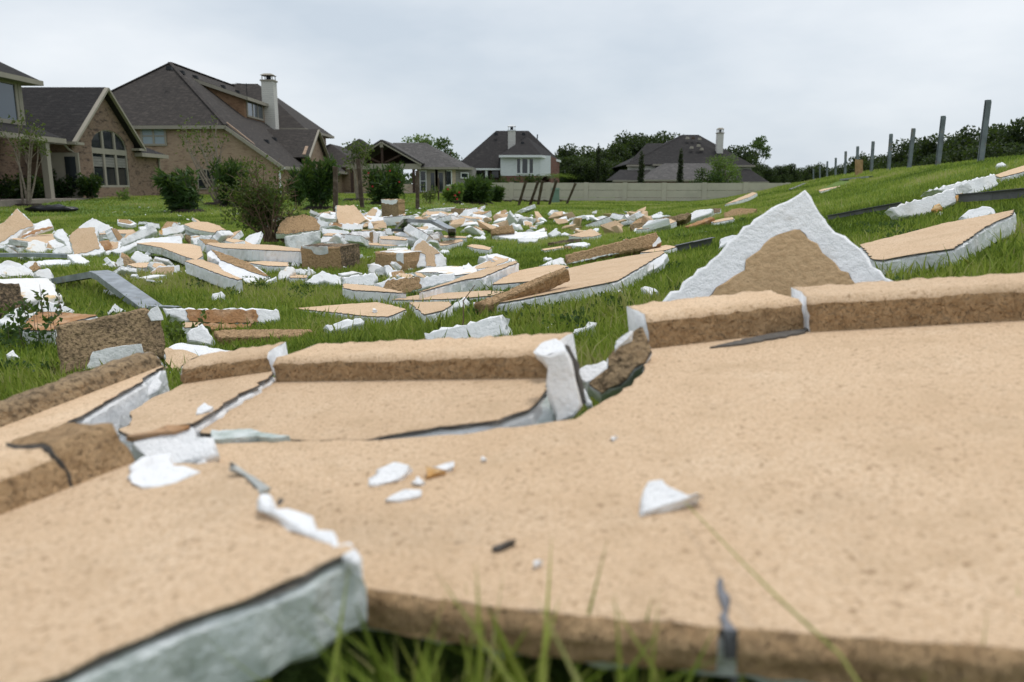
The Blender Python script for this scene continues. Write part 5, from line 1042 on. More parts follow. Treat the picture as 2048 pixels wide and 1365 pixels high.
# --- big pinkish brick house
hb = root('brick_house', 'large two-storey pinkish brick house with sweeping grey hip roof, dormer and pale chimney', 'house', (-24, 62, g(-24, 62)))
YF = 58.0; zb = .1
def main_z(x): return 10.5-.78*(x+26.7)
mb = MB(); mb.slab([(-33, YF, zb), (-16.9, YF, zb), (-16.9, YF, main_z(-16.9)-.1), (-20.4, YF, 5.55), (-33, YF, 5.55)], .25); mb.build('wall', 'brick_pink', hb)
wall_quad(hb, 'wall', [(-16.9, YF+.26, zb), (-16.9, 84, zb), (-16.9, 84, 2.8), (-16.9, YF+.26, 2.8)], 'brick_pink', .25)
mb = MB(); o_ = .4; xe = -16.4; ridge_e = 82
A1 = (-33.4, YF-o_, 5.3); A2 = (-20.3, YF-o_, 5.3+.0); pk_ = (-26.7, 64.3, 10.5)
mb.slab([A1, A2, pk_], .1)
mb.slab([A2, (xe, YF-o_, main_z(xe)), (xe, 84, main_z(xe)), (-26.7, 84, 10.5), pk_], .1)
mb.slab([(-26.7, 84, 10.5), (-33.4, 84, 5.3), A1, pk_], .1)
rb = mb.build('roof', 'shingle', hb)
mb = MB(); mb.bar((A1[0], YF-o_-.05, 5.14), (-20.3, YF-o_-.05, 5.17), .12, .24); mb.bar((-20.35, YF-o_-.05, 5.14), (xe, YF-o_-.05, main_z(xe)-.12), .12, .24); mb.bar((xe+.06, YF-o_+.1, main_z(xe)-.12), (xe+.06, 84, main_z(xe)-.12), .14, .24); mb.build('fascia', 'trim', rb)
hipb = MB(); hipb.bar((-33.4, YF-o_, 5.33), (-26.7, 64.3, 10.54), .3, .06); hipb.bar((-20.3, YF-o_, 5.33), (-26.7, 64.3, 10.54), .3, .06); hipb.bar((-26.7, 64.3, 10.54), (-26.7, 84, 10.54), .3, .06); hipb.build('ridge_cap', 'shingle', rb)
m2 = MB(); m2.tube([(xe+.1, YF-.3, 2.35), (-16.75, YF-.12, 2.1), (-16.75, YF-.12, zb)], .07, 6); m2.build('downpipe', 'white_trim', hb)
a_ = PY(286, 275, YF); b_2 = PY(328, 256, YF); window(hb, (a_.x, YF-.03, PY(286, 288, YF).z), (1, 0, 0), b_2.x-a_.x, PY(286, 257, YF).z-PY(286, 288, YF).z, 2, 2, 'trim', 'blind', (0, -1, 0), .14)
a_ = PY(399, 377, YF); b_2 = PY(430, 341, YF); window(hb, (a_.x, YF-.03, a_.z), (1, 0, 0), b_2.x-a_.x, b_2.z-a_.z, 2, 2, 'trim', 'glass', (0, -1, 0), .08)
# dormer
dx, dy0, dy1 = -21.6, 65.8, 71.2
wall_quad(hb, 'dormer_wall', [(-26.6, dy0, 9.9), (dx, dy0, 6.3), (dx, dy0, 8.1), (-26.3, dy0, 9.75)], 'brick_orange')
wall_quad(hb, 'dormer_wall', [(dx, dy0+.21, 6.2), (dx, dy1, 6.2), (dx, dy1, 8.1), (dx, dy0+.21, 8.1)], 'brick_orange')
window(hb, (dx+.03, dy0+.6, 6.75), (0, 1, 0), 3.9, 1.1, 3, 1, 'trim', 'glass_sky', (1, 0, 0), .14)
mb = MB(); mb.slab([(-26.6, dy0-.35, 9.95), (dx+.3, dy0-.35, 8.15), (dx+.3, dy1+.6, 8.15), (-26.6, dy1+.6, 9.95)], .1); dr = mb.build('dormer_roof', 'shingle', hb)
mb = MB(); mb.bar((-26.4, dy0-.4, 9.72), (dx+.35, dy0-.4, 7.98), .1, .26); mb.bar((dx+.35, dy0-.3, 7.98), (dx+.35, dy1+.6, 7.98), .1, .26); mb.build('fascia', 'trim', dr)
chimney(hb, -21.2, 71.5, 5.5, 10.0, 1.05, 'siding_white', 'trim')
hip(hb, -33, -25.2, 68, 84, 7.7, .9, 'shingle', .1, name='roof')
hip(hb, -33, -19.2, 73.5, 84.0, 6.45, .78, 'shingle', .6, name='roof'); walls(hb, -33, -19.2, 73.5, 83.5, 2.5, 6.4, 'brick_pink'); window(hb, (-19.17, 79.0, 4.4), (0, 1, 0), 1.5, 1.7, 1, 1, 'white_trim', 'glass_sky', (1, 0, 0), .1); window(hb, (-19.17, 75.4, 4.4), (0, 1, 0), 1.5, 1.7, 1, 1, 'white_trim', 'glass_sky', (1, 0, 0), .1)
# cross gable on the right
gx, ga, gb_, gap = -16.6, 64.8, 71.4, PX(629, 259, -16.6); ge = 3.6; gym = (ga+gb_)/2
mb = MB(); mb.slab([(gx, ga, zb), (gx, gb_, zb), (gx, gb_, ge), (gx, gym, gap.z-.1), (gx, ga, ge)], .25); mb.build('gable_wall', 'brick_pink', hb)
mb = MB(); mb.slab([(-23, ga-.3, ge-.25), (gx+.3, ga-.3, ge-.25), (gx+.3, gym, gap.z), (-23, gym, gap.z)], .1); mb.slab([(gx+.3, gym, gap.z), (gx+.3, gb_+.3, ge-.25), (-23, gb_+.3, ge-.25), (-23, gym, gap.z)], .1); mb.build('roof', 'shingle', hb)
mb = MB(); mb.bar((gx+.35, ga-.35, ge-.35), (gx+.35, gym, gap.z-.08), .1, .22, up=Vector((1, 0, 0))); mb.bar((gx+.35, gb_+.35, ge-.35), (gx+.35, gym, gap.z-.08), .1, .22, up=Vector((1, 0, 0))); mb.build('rake_trim', 'trim', hb)
hip(hb, -22, -15.5, 80, 92, 3.3, .6, 'shingle', .5); walls(hb, -22, -15.5, 80, 92, zb, 3.2, 'brick_pink')
for (u, v) in ((370, 150), (393, 155), (418, 161), (470, 177), (497, 185)): roof_vent(hb, (-25.6, 25.6*1570/(1024-u), main_z(-25.6)+.12))
for (x, y) in ((-18.9, 62.2), (-19.4, 66.0)): roof_vent(hb, (x, y, main_z(x)+.08))
m2 = MB(); ax, ay = -23.5, 72.5; m2.tube([(ax, ay, 8), (ax, ay, 10.0)], .03, 5); m2.tube([(ax-.9, ay, 10.0), (ax+.3, ay, 9.9)], .025, 5)
for k in range(5): m2.tube([(ax-.8+.22*k, ay-.35, 9.98-.02*k), (ax-.8+.22*k, ay+.35, 9.98-.02*k)], .015, 4)
m2.build('antenna', 'vent', hb)

# --- low house with open gabled porch
hc = root('porch_house', 'low brick house with open timber gable porch and double glass doors', 'house', (-8, 72, g(-8, 72)))
yp = 68.0; pl_, pr = PY(695, 324, yp), PY(836, 326, yp); pa = PY(763, 282, yp); bz0, bz1 = PY(763, 339, yp).z, PY(763, 328, yp).z
mb = MB(); yr = 74.5
mb.slab([(pl_.x, yp, pl_.z), (pa.x, yp, pa.z), (pa.x, yr+5, pa.z), (pl_.x, yr+5, pl_.z)][::-1], .12); mb.slab([(pa.x, yp, pa.z), (pr.x+.3, yp, pr.z-.1), (pr.x+.3, yr+5, pr.z-.1), (pa.x, yr+5, pa.z)][::-1], .12); mb.build('porch_roof', 'shingle_grey', hc)
mb = MB(); mb.bar((pl_.x, yp-.05, pl_.z-.14), (pa.x, yp-.05, pa.z-.14), .1, .26, up=Vector((0, 1, 0))); mb.bar((pa.x, yp-.05, pa.z-.14), (pr.x+.3, yp-.05, pr.z-.2), .1, .26, up=Vector((0, 1, 0))); mb.box((pa.x-.14, yp-.12, pa.z-.55), (pa.x+.14, yp-.02, pa.z-.1)); mb.build('rake_trim', 'trim', hc)
mb = MB(); mb.box((pl_.x-.1, yp-.02, bz0), (pr.x+.2, yp+.25, bz1)); mb.build('porch_beam', 'trim', hc)
for (x, ln) in ((pa.x, 0),): m2 = MB(); m2.box((x-.1, yp+.02, bz1+.005), (x+.1, yp+.2, pa.z-.3)); m2.build('king_post', 'timber_dark', hc)
for s in (-1, 1): m2 = MB(); m2.bar((pa.x+s*.2, yp+.12, bz1+.1), (pa.x+s*1.7, yp+.12, bz1+1.0 if False else (bz1+(pa.z-bz1)*.42)), .14, .14, up=Vector((0, 1, 0))); m2.build('truss_brace', 'timber_dark', hc)
m2 = MB(); m2.slab([(pl_.x+.4, yp+4.5, bz1), (pr.x-.4, yp+4.5, bz1), (pa.x, yp+4.5, pa.z-.3)], .1); m2.build('gable_back', 'timber_dark', hc)
for x in (pl_.x+.3, pl_.x+2.3, pr.x-.4): 
    for yy in (yp+.12, yr+3): m2 = MB(); m2.box((x-.11, yy-.1, .1), (x+.11, yy+.1, bz0-.005)); m2.build('porch_post', 'timber_dark', hc)
m2 = MB(); m2.box((pl_.x-.3, yp-.5, .0), (pr.x-.3, yr+4, g(-11, 70)+.1)); m2.build('patio', 'patio', hc)
m2 = MB(); q = PY(820, 372, yp+.6); m2.box((q.x-1.3, yp+.5, .3), (q.x+.7, yp+1.3, PY(820, 383, yp).z+.6)); m2.build('counter', 'brick_cream', hc)
x0, x1 = PY(834, 340, 70).x, PY(911, 340, 70).x; ze = PY(870, 333, 70).z; zg = .1
mb = MB(); mb.slab([(x0, 70, zg), (x1, 70, zg), (x1, 70, ze), (x0, 70, ze)], .2); mb.build('wall', 'brick_cream', hc)
wall_quad(hc, 'wall', [(x1+.01, 70.02, zg), (x1+1.4, 71.6, zg), (x1+1.4, 71.6, ze), (x1+.01, 70.02, ze)], 'siding_grey'); wall_quad(hc, 'wall', [(x1+1.4, 71.7, zg), (x1+1.4, 79, zg), (x1+1.4, 79, ze), (x1+1.4, 71.7, ze)], 'siding_grey')
wall_quad(hc, 'wall', [(x0, 79, zg), (x0, 70.25, zg), (x0, 70.25, ze), (x0, 79, ze)], 'brick_cream')
window(hc, (x1+.45, 70.42, ze-.95), Vector((1.4, 1.58, 0)).normalized(), .8, .35, 1, 1, 'white_trim', 'glass', Vector((1.58, -1.4, 0)).normalized(), .08)
def pywin(u0, u1, v0, v1, Y, rows, fm, name='window', fw=.09, split=None):
    a = PY(u0, v1, Y); b_ = PY(u1, v0, Y); return window(hc, (a.x, Y-.03, a.z), (1, 0, 0), b_.x-a.x, b_.z-a.z, 1, rows, fm, 'glass', (0, -1, 0), fw, name=name)
pywin(842, 851, 343, 382, 70, 2, 'white_trim'); pywin(893, 902, 343, 370, 70, 1, 'white_trim'); pywin(862, 869, 346, 384, 70, 1, 'trim', 'door', .3); pywin(878, 886, 346, 384, 70, 1, 'trim', 'door', .3)
mb = MB(); zr = PY(852, 286, 74.5).z; e0 = ze-.1; xr0, xr1 = pa.x, PY(852, 286, 74.5).x; xo = PY(945, 336, 71.6).x
mb.slab([(x0-1, 69.5, e0), (x1+.3, 69.5, e0), (xr1, 74.5, zr), (xr0, 74.5, zr)], .1); mb.slab([(x1+.3, 69.5, e0), (xo, 71.3, e0), (xr1, 74.5, zr)], .1); mb.slab([(xo, 71.3, e0), (xo, 79.5, e0), (xr1, 75.5, zr), (xr1, 74.5, zr)], .1); mb.slab([(xo, 79.5, e0), (x0-1, 79.5, e0), (xr0, 75.5, zr), (xr1, 75.5, zr)], .1); rr_ = mb.build('roof', 'shingle_grey', hc)
mb = MB(); mb.bar((x0-.6, 69.45, e0-.08), (x1+.3, 69.45, e0-.08), .1, .18); mb.bar((x1+.32, 69.45, e0-.08), (xo+.03, 71.3, e0-.08), .1, .18); mb.build('fascia', 'trim', rr_)

# --- dark roof of a further house behind the porch house
hk = root('house', 'house with black hip roof rising behind the open porch gable', 'house', (-18, 105, .2))
hip(hk, -23.5, -16.5 if False else -15.8, 100, 110, 4.2, .72, 'shingle_black', .4, top=PY(740, 271, 105).z); walls(hk, -23.5, -15.8, 100, 110, 0, 4.1, 'brick_brown')

# --- white house
hd = root('white_house', 'house with black hip roof, white painted brick bay and white chimney', 'house', (1.5, 88, g(1.5, 88)))
YD = 85.0; w0, w1 = PY(1001, 340, YD).x, PY(1080, 340, YD).x; zt, zm = PY(1040, 311, YD).z, PY(1040, 352, YD).z
wall_quad(hd, 'wall', [(w0, YD, zm), (w1, YD, zm), (w1, YD, zt), (w0, YD, zt)], 'brick_white'); wall_quad(hd, 'wall', [(w0, YD+.04, -.3), (w1, YD+.04, -.3), (w1, YD+.04, zm-.005), (w0, YD+.04, zm-.005)], 'brick_red')
wall_quad(hd, 'wall', [(w1+.01, YD+.02, zm), (w1+1.2, YD+1.5, zm), (w1+1.2, YD+1.5, zt), (w1+.01, YD+.02, zt)], 'brick_white'); wall_quad(hd, 'wall', [(w1+1.22, YD+1.6, -.3), (w1+2.4, YD+6, -.3), (w1+2.4, YD+6, zt-.3), (w1+1.22, YD+1.6, zt-.02)], 'brick_red')
a_ = PY(1034, 347, YD); b_2 = PY(1066, 318, YD)
for u0, u1 in ((1034, 1040.5), (1044.5, 1055), (1059, 1066)): 
    c0_, c1_ = PY(u0, 347, YD), PY(u1, 318, YD); window(hd, (c0_.x, YD-.03, c0_.z), (1, 0, 0), c1_.x-c0_.x, c1_.z-c0_.z, 1, 1, 'white_trim', 'glass', (0, -1, 0), .1)
mb = MB(); xa, xb = PY(998, 311, YD-.5).x, PY(1082, 311, YD-.5).x; e0 = zt-.02; apx = PY(1054, 274, YD+4)
xc = PY(1121, 322, YD+6).x
mb.slab([(xa, YD-.5, e0), (xb, YD-.5, e0), tuple(apx)], .1); mb.slab([(xb, YD-.5, e0), (xc, YD+6, e0-.35), tuple(apx)], .1); mb.slab([(xa, YD+8, e0), (xa, YD-.5, e0), tuple(apx)], .1); mb.build('roof', 'shingle_black', hd)
mb = MB(); mb.bar((xa, YD-.55, e0-.1), (xb, YD-.55, e0-.1), .1, .24); mb.bar((xb+.02, YD-.55, e0-.1), (xc, YD+6, e0-.42), .1, .24); mb.build('fascia', 'white_trim', hd)
rl, rr2 = PY(992, 262, YD+8), PY(1057, 262, YD+8); el = PY(906, 340, YD+1).x; zl2 = PY(946, 337, YD+1).z
mb = MB(); mb.slab([(el, YD+1, zl2), (w0+.2, YD+1, zl2), (w0+3, YD+4, apx.z-.5), tuple(rr2), tuple(rl)], .1); mb.slab([(w0+2, YD+2.5, e0+.2), (xc, YD+6.2, e0-.4), tuple(rr2)], .1); mb.slab([(el, YD+15, zl2), (el, YD+1, zl2), tuple(rl)], .1); mb.slab([(xc, YD+6.2, e0-.4), (xc, YD+15, e0-.4), tuple(rr2)], .1); mb.slab([(xc, YD+15, e0-.4), (el, YD+15, zl2), tuple(rl), tuple(rr2)], .1); mb.build('roof', 'shingle_black', hd)
mb = MB(); mb.bar((el-.5, YD+.95, zl2-.1), (w0-.03, YD+.95, zl2-.1), .1, .2); mb.build('fascia', 'white_trim', hd)
wall_quad(hd, 'wall', [(el-1, YD+3.5, -.3), (w0, YD+3.5, -.3), (w0, YD+3.5, zl2), (el-1, YD+3.5, zl2)], 'brick_brown'); 
for u0, u1 in ((951, 964), (968, 978), (984, 997)):
    c0_, c1_ = PY(u0, 356, YD+3.5), PY(u1, 343, YD+3.5); window(hd, (c0_.x, YD+3.47, c0_.z), (1, 0, 0), c1_.x-c0_.x, c1_.z-c0_.z, 1, 1, 'timber_dark', 'glass', (0, -1, 0), .08)
m2 = MB(); cx = PY(973, 345, YD+1.2).x; m2.box((cx-.12, YD+1.1, -.2), (cx+.12, YD+1.3, zl2-.2)); m2.build('porch_post', 'white_trim', hd)
walls(hd, w0+.3, w1+2.3, YD+6.5, YD+14, -.3, e0-.6, 'brick_red')
cc = PY(1023.5, 280, YD+4.2); chimney(hd, cc.x, YD+4.2, zt-.2, PY(1023, 263, YD+4.2).z, PY(1031, 280, YD+4.2).x-PY(1016, 280, YD+4.2).x, 'siding_white', 'white_trim')
for (u, v) in ((992, 266), (1047, 266), (1045, 284)): q = PY(u, v, YD+6.5 if v < 280 else YD+2.6); roof_vent(hd, (q.x, q.y-.2, q.z-.1))
m2 = MB(); q = PY(1074, 279, YD+8); m2.tube([(q.x, q.y, q.z-.5), (q.x+.05, q.y, q.z+.55)], .07, 6); m2.build('vent_pipe', 'post_metal', hd)

# --- dark-roofed house right of centre
he = root('brick_house', 'broad house with black hip roofs and cream chimney behind the concrete wall', 'house', (24, 92, g(24, 92)))
YE = 92.0
def X(u, Y=YE): return PY(u, 350, Y).x
def Zv(v, Y=YE): return PY(1350, v, Y).z
wall_quad(he, 'wall', [(X(1255), YE, -.4), (X(1502), YE, -.4), (X(1502), YE, Zv(330)), (X(1255), YE, Zv(330))], 'siding_white')
mb = MB(); L0, R0, zE = (X(1251), YE-.5, Zv(329)), (X(1507), YE-.5, Zv(333)), Zv(331); a1, a2, a3 = PY(1364, 270, YE+7), PY(1397, 270, YE+8), PY(1300, 287, YE+6)
mb.slab([L0, R0, tuple(a2), tuple(a1)], .1); mb.slab([R0, (R0[0], YE+15, zE), tuple(a2)], .1); mb.slab([(L0[0], YE+15, zE), L0, tuple(a1)], .1); mb.slab([(R0[0], YE+15, zE), (L0[0], YE+15, zE), tuple(a1), tuple(a2)], .1)
mb.slab([(X(1262), YE+1, Zv(322)), (X(1330), YE+1, Zv(322)), tuple(PY(1338, 287, YE+6)), tuple(PY(1294, 287, YE+6))], .1); re_ = mb.build('roof', 'shingle_black', he)
mb = MB(); mb.bar((L0[0], YE-.55, zE-.05), (X(1285), YE-.55, zE-.05), .1, .2); mb.bar((X(1303), YE-.55, zE+.02), (X(1332), YE-.55, zE+.02), .1, .2); mb.bar((X(1460), YE-.55, zE-.1), (R0[0], YE-.55, zE-.1), .1, .2); mb.build('fascia', 'trim', re_)
c0_, c1_ = PY(1311, 335.5, YE), PY(1318, 332.5, YE); window(he, (c0_.x, YE-.03, c0_.z), (1, 0, 0), c1_.x-c0_.x, c1_.z-c0_.z, 1, 1, 'vent', 'glass', (0, -1, 0), .06)
chimney(he, X(1436, YE+3), YE+3, Zv(320), PY(1436, 268, YE+3).z, X(1442, YE+3)-X(1430, YE+3), 'siding_white', 'trim')
def lean_roof(u0, u1, v_e, ur0, ur1, v_r, y0, dy, mat):
    mb = MB(); A, B2 = PY(u0, v_e, y0), PY(u1, v_e, y0); c, d = PY(ur1, v_r, y0+dy), PY(ur0, v_r, y0+dy)
    mb.slab([A, B2, c, d], .1); mb.slab([(A.x, y0+dy*1.6, A.z), A, d], .1); mb.slab([B2, (B2.x, y0+dy*1.6, B2.z), c], .1); r = mb.build('roof', mat, he)
    m2 = MB(); m2.bar((A.x, y0-.04, A.z-.08), (B2.x, y0-.04, B2.z-.08), .1, .18); m2.build('fascia', 'trim', r)
    wall_quad(he, 'wall', [(A.x+.4, y0+.3, -.4), (B2.x-.4, y0+.3, -.4), (B2.x-.4, y0+.3, A.z-.1), (A.x+.4, y0+.3, A.z-.1)], 'brick_red')
lean_roof(1225, 1310, 361, 1240, 1300, 340, 87, 4, 'shingle_black'); lean_roof(1286, 1470, 360, 1330, 1426, 327, 84, 6, 'shingle_grey'); lean_roof(1440, 1538, 364, 1483, 1500, 339, 88, 3.5, 'shingle_black')
for (u, v) in ((1374, 274), (1385, 274), (1398, 276), (1382, 293), (1402, 296), (1396, 289)): q = PY(u, v, YE+5.5 if v < 280 else YE+3.2); roof_vent(he, (q.x, q.y-.3, q.z-.1), 'old_wood' if u % 2 else 'trim')

# ------------------------------------------------------------------ precast concrete boundary wall
pwA, pwB = hit(1000, 398), None
wl = root('concrete_wall', 'long beige precast concrete boundary wall of stacked panels and posts', 'wall', (8, 67, g(8, 67)))
a = Vector((-3.4, 73.5, 0)); bq = Vector((40, 64.0, 0)); e = (bq-a).normalized(); n_ = Vector((e.y, -e.x, 0)); n_ = n_ if n_.y < 0 else -n_
Lw = (bq-a).length; nb = 13; bay = Lw/nb
for k in range(nb+1):
    p = a+e*bay*k; zt = g(p.x, p.y) if k < 9 else max(g(p.x, p.y)*.35, -.2)
    m2 = MB(); q = [p-e*.2+n_*.13, p+e*.2+n_*.13, p+e*.2-n_*.13, p-e*.2-n_*.13]; zt0 = 1.43-.008*k
    m2.hexa([Vector((x.x, x.y, -.6)) for x in q], [Vector((x.x, x.y, zt0)) for x in q]); m2.build('wall_post', 'precast', wl)
    if k < nb:
        for r in range(3):
            z0 = -.55+(zt0-.02+.55)*r/3; z1 = -.55+(zt0-.02+.55)*(r+1)/3-.025; s0, s1 = p+e*.205, p+e*(bay-.205)
            q = [s0+n_*.07, s1+n_*.07, s1-n_*.07, s0-n_*.07]
            m2 = MB(); m2.hexa([Vector((x.x, x.y, z0)) for x in q], [Vector((x.x, x.y, z1)) for x in q]); m2.build('concrete_panel', 'precast', wl)

# ------------------------------------------------------------------ posts
def post(label, base, top, w, mat='old_wood', name='wooden_post', Y=None, group=None, tilt_y=0):
    p = hit(*base); t = PY(top[0], top[1], p.y+tilt_y); rnd = random.Random(int(base[0]*7)); V = []
    d = (t-p); s = Vector((1, 0, 0))*w/2; q = Vector((0, 1, 0))*w/2; mb = MB(); rings = 6; prev = None
    R = []
    for i in range(rings+1):
        f = i/rings; c = p+d*f-Vector((0, 0, .12*(1-f))); k = 1+rnd.uniform(-.05, .05)
        ring = [c+s*k+q*k, c-s*k+q*k, c-s*k-q*k, c+s*k-q*k]
        if i == rings: ring[0].z -= w*rnd.uniform(.1, .6); ring[1].z += w*rnd.uniform(0, .4)
        R.append(ring)
    for i in range(rings):
        for j in range(4): mb.face([R[i][j], R[i][(j+1) % 4], R[i+1][(j+1) % 4], R[i+1][j]])
    mb.face(R[-1]); o = mb.build(name, mat, None, origin=p); o.location = p; tag(o, label, 'post', group); return o
post('straight wooden fence post beside the big oleander bush', (671, 428), (671, 334), .16)
post('crooked grey wooden fence post leaning against the porch house view', (725, 416), (716, 318), .16)
post('wooden fence post standing before the red-flowered oleander', (786, 400), (786, 338), .15)
post('wooden fence post near the glass doors of the porch house', (835, 419), (835, 342), .15)
post('thin wooden stake beside the hibiscus bush', (877, 402), (877, 356), .08)
LP = ('dark wooden fence post leaning over in front of the concrete wall', 'leaning fence posts at the torn-up fence line')
for b_, t_ in (((1036, 412), (1052, 362)), ((1058, 412), (1076, 364)), ((1075, 412), (1085, 362)), ((1097, 411), (1113, 361)), ((1132, 409), (1151, 367)), ((1117, 400), (1114, 364)), ((1091, 398), (1090, 362)), ((1060, 396), (1057, 365)), ((1070, 396), (1071, 364)), ((1050, 396), (1050, 374)), ((1041, 396), (1042, 371)), ((1036, 396), (1037, 379))):
    post(LP[0], b_, t_, .17 if b_[1] > 405 else .13, group=LP[1], tilt_y=-.6 if b_[1] > 405 else 0)
post('blond broken board standing beside a steel post on the berm crest', (1718, 352), (1718, 320), .2, 'bare_wood', 'wooden_board')
SP = ('grey steel fence post left standing on the berm crest', 'steel posts along the berm crest')
bases = [(1962, 318), (1876, 328), (1818, 337), (1777, 342), (1742, 347), (1713, 350), (1690, 352), (1671, 353), (1654, 354.5), (1640, 356), (1627, 357.5)]
tops = [(1978, 200), (1888, 232), (1828, 257), (1783, 268), (1747, 283), (1716, 293), (1692, 303), (1672, 316), (1655, 323), (1640, 332), (1627, 338)]
ds = [16.0, 19.6, 23.4, 26.8, 30.4, 34, 38.5, 45, 52, 60, 68]
for i, (b_, t_, d_) in enumerate(zip(bases, tops, ds)):
    p0 = PY(b_[0], b_[1]+8, d_); t0 = PY(t_[0], t_[1], d_); w = .085; R0 = root('steel_post', SP[0] if i else 'tallest grey steel fence post on the berm crest, rust-streaked', 'post', (p0.x, p0.y, g(p0.x, p0.y)), SP[1])
    zb_ = g(p0.x, p0.y)-.3; dirv = (t0-p0); base = p0+dirv*((zb_-p0.z)/dirv.z)
    mb = MB(); mb.bar(base, t0, w, .02, up=Vector((0, 1, 0))); mb.bar(base+Vector((0, .06, 0)), t0+Vector((0, .06, 0)), w, .02, up=Vector((0, 1, 0))); mb.bar(base+Vector((0, .03, 0)), t0+Vector((0, .03, -.01)), .02, .04, up=Vector((0, 1, 0))); mb.build('post_shaft', 'post_metal', R0)
    m2 = MB(); m2.bar(base+Vector((w*.5+.006, .03, 0)), t0+Vector((w*.5+.006, .03, -.03)), .012, .07, up=Vector((0, 1, 0))); m2.build('side_plate', 'post_metal', R0)

# ------------------------------------------------------------------ garden plants
OL = dict(mat='leaf_oleander', leaf=(.34, .075), n=2600, stems=12)
bush('oleander_bush', 'wind-bent oleander bush with leaves swept sideways, nearest the arched house', (380, 424), 1.75, .95, 3, bias=(-.9, 0, -.2), lean=(-.3, 0), **OL)
bush('oleander_bush', 'dense dark oleander bush hidden behind the uprooted shrub', (470, 412), 2.1, .95, 4, bias=(.4, 0, .1), lean=(-.1, 0), **OL)
bush('oleander_bush', 'tall upright oleander bush beside the straight wooden post', (638, 418), 2.25, .9, 5, bias=(0, 0, .5), **OL)
bush('oleander_bush', 'slim young oleander behind the uprooted shrub', (595, 412), 1.7, .5, 6, bias=(0, 0, .5), mat='leaf_oleander', leaf=(.34, .075), n=900, stems=6, mulch=False)
of = bush('oleander_bush', 'oleander bush with red flowers between two wooden posts', (775, 408), 1.75, 1.15, 7, bias=(-.2, 0, .2), **OL)
bush('oleander_bush', 'rounded oleander bush at the corner of the porch house', (948, 408), 1.45, .85, 8, bias=(0, 0, .4), **OL)
bush('oleander_bush', 'middle oleander bush joined to the corner bush', (968, 407), 1.4, .75, 9, bias=(0, 0, .4), **OL)
bush('oleander_bush', 'smallest oleander bush before the concrete wall', (992, 405), 1.2, .6, 10, bias=(0, 0, .5), **OL)
hib = bush('hibiscus_bush', 'small leafy hibiscus with big red flowers', (908, 407), .95, .6, 11, 'leaf_bright', 700, (.2, .14), stems=5)
def flowers(R, pts, s):
    for i, p in enumerate(pts):
        mb = MB(); c = Vector(p)
        for k in range(5): a = 6.28*k/5; d = Vector((math.cos(a), -.3, math.sin(a))); e_ = Vector((-math.sin(a), 0, math.cos(a))); mb.face([c, c+d*s*.6+e_*s*.4, c+d*s, c+d*s*.6-e_*s*.4])
        mb.build('flower', 'flower', R, origin=(0, 0, 0))
flowers(hib, [(-.25, -.5, .7), (.1, -.55, .4), (.2, -.5, .22), (.3, -.4, .55)], .06); flowers(of, [(-.7, -.8, 1.4), (.3, -.9, 1.5), (-.5, -1.0, .8), (.7, -.8, 1.0)], .045)
bush('sparse_shrub', 'thin wispy shrub near the glass doors', (860, 408), 1.0, .5, 12, 'leaf_myrtle', 260, (.14, .06), stems=6, mulch=False)
def myrtle(label, px, H, spread, seed, n, stems=6, lean=0):
    p = hit(*px); rnd = random.Random(seed); R = root('crape_myrtle', label, 'tree', p); mb = MB(); cen = []
    for k in range(stems):
        a = rnd.uniform(0, 6.28); top = Vector((spread*rnd.uniform(-1, 1)+lean, spread*.6*math.sin(a), H*rnd.uniform(.75, 1)))
        pth = curve((.12*math.cos(a), .12*math.sin(a), -.1), top, (rnd.uniform(-.15, .15), 0, 0), 6); mb.tube(pth, [.06*(1-.14*i) for i in range(7)], 6)
        for f in (3, 4, 5):
            q = pth[f]; e_ = q+Vector((rnd.uniform(-.6, .6), rnd.uniform(-.4, .4), rnd.uniform(.4, 1.1))); mb.tube(curve(q, e_, (0, 0, .05), 3), [.02, .015, .01, .006], 4); cen.append((e_.x, e_.y, e_.z, .25, .25, .3)); 
        cen.append((top.x, top.y, top.z-.2, .3, .3, .45))
    mb.build('trunk', 'bark_pale', R, origin=(0, 0, 0)); leaf_obj('crown', cen, None, n, .16, .09, 'leaf_myrtle', seed, R)
    vv = [Vector((.9*math.cos(6.28*j/12), .7*math.sin(6.28*j/12), -.05)) for j in range(12)]; m2 = MB(); m2.hexa(vv, [Vector((v.x*.7, v.y*.7, .09)) for v in vv]); m2.build('mulch_bed', 'mulch', R, origin=(0, 0, 0))
    return R
myrtle('storm-stripped crape myrtle with pale stems in front of the porch column', (52, 412), 3.9, 1.0, 21, 420)
myrtle('bare crape myrtle with tall broken stems in front of the pink brick wall', (441, 409), 3.5, 1.3, 22, 260, 10, -.5)
myrtle('slender crape myrtle beside the crooked wooden post', (716, 401), 2.9, .7, 23, 520, 5)
for i, (u, v, H, r_) in enumerate(((20, 402, 1.3, 1.1), (62, 401, 1.2, 1.0), (100, 400, 1.25, 1.0), (128, 399, 1.6, 1.0), (182, 399, 1.4, .8))):
    bush('hedge_shrub', ['dark shrub under the porch at the end of the bed', 'dark shrub at the foot of the stripped myrtle', 'glossy dark shrub before the patio door', 'tall dark shrub next to the terracotta pot', 'dull green shrub left of the arched window wall'][i], (u, v), H, r_, 40+i, 'leaf_hedge', 1100, (.2, .12), stems=8, mulch=False)
pt = hit(154, 397); R = root('plant_pot', 'large terracotta pot with a bushy green plant on the patio', 'plant pot', pt); mb = MB()
mb.tube([(0, 0, 0), (0, 0, .1), (0, 0, .7), (0, 0, .72), (0, 0, .84)], [.3, .32, .42, .47, .47], 14); mb.build('pot', 'terracotta', R, origin=(0, 0, 0)); leaf_obj('foliage', [(0, 0, 1.2, .5, .5, .45), (.15, 0, 1.5, .35, .35, .35)], None, 700, .22, .12, 'leaf_shrub', 50, R)
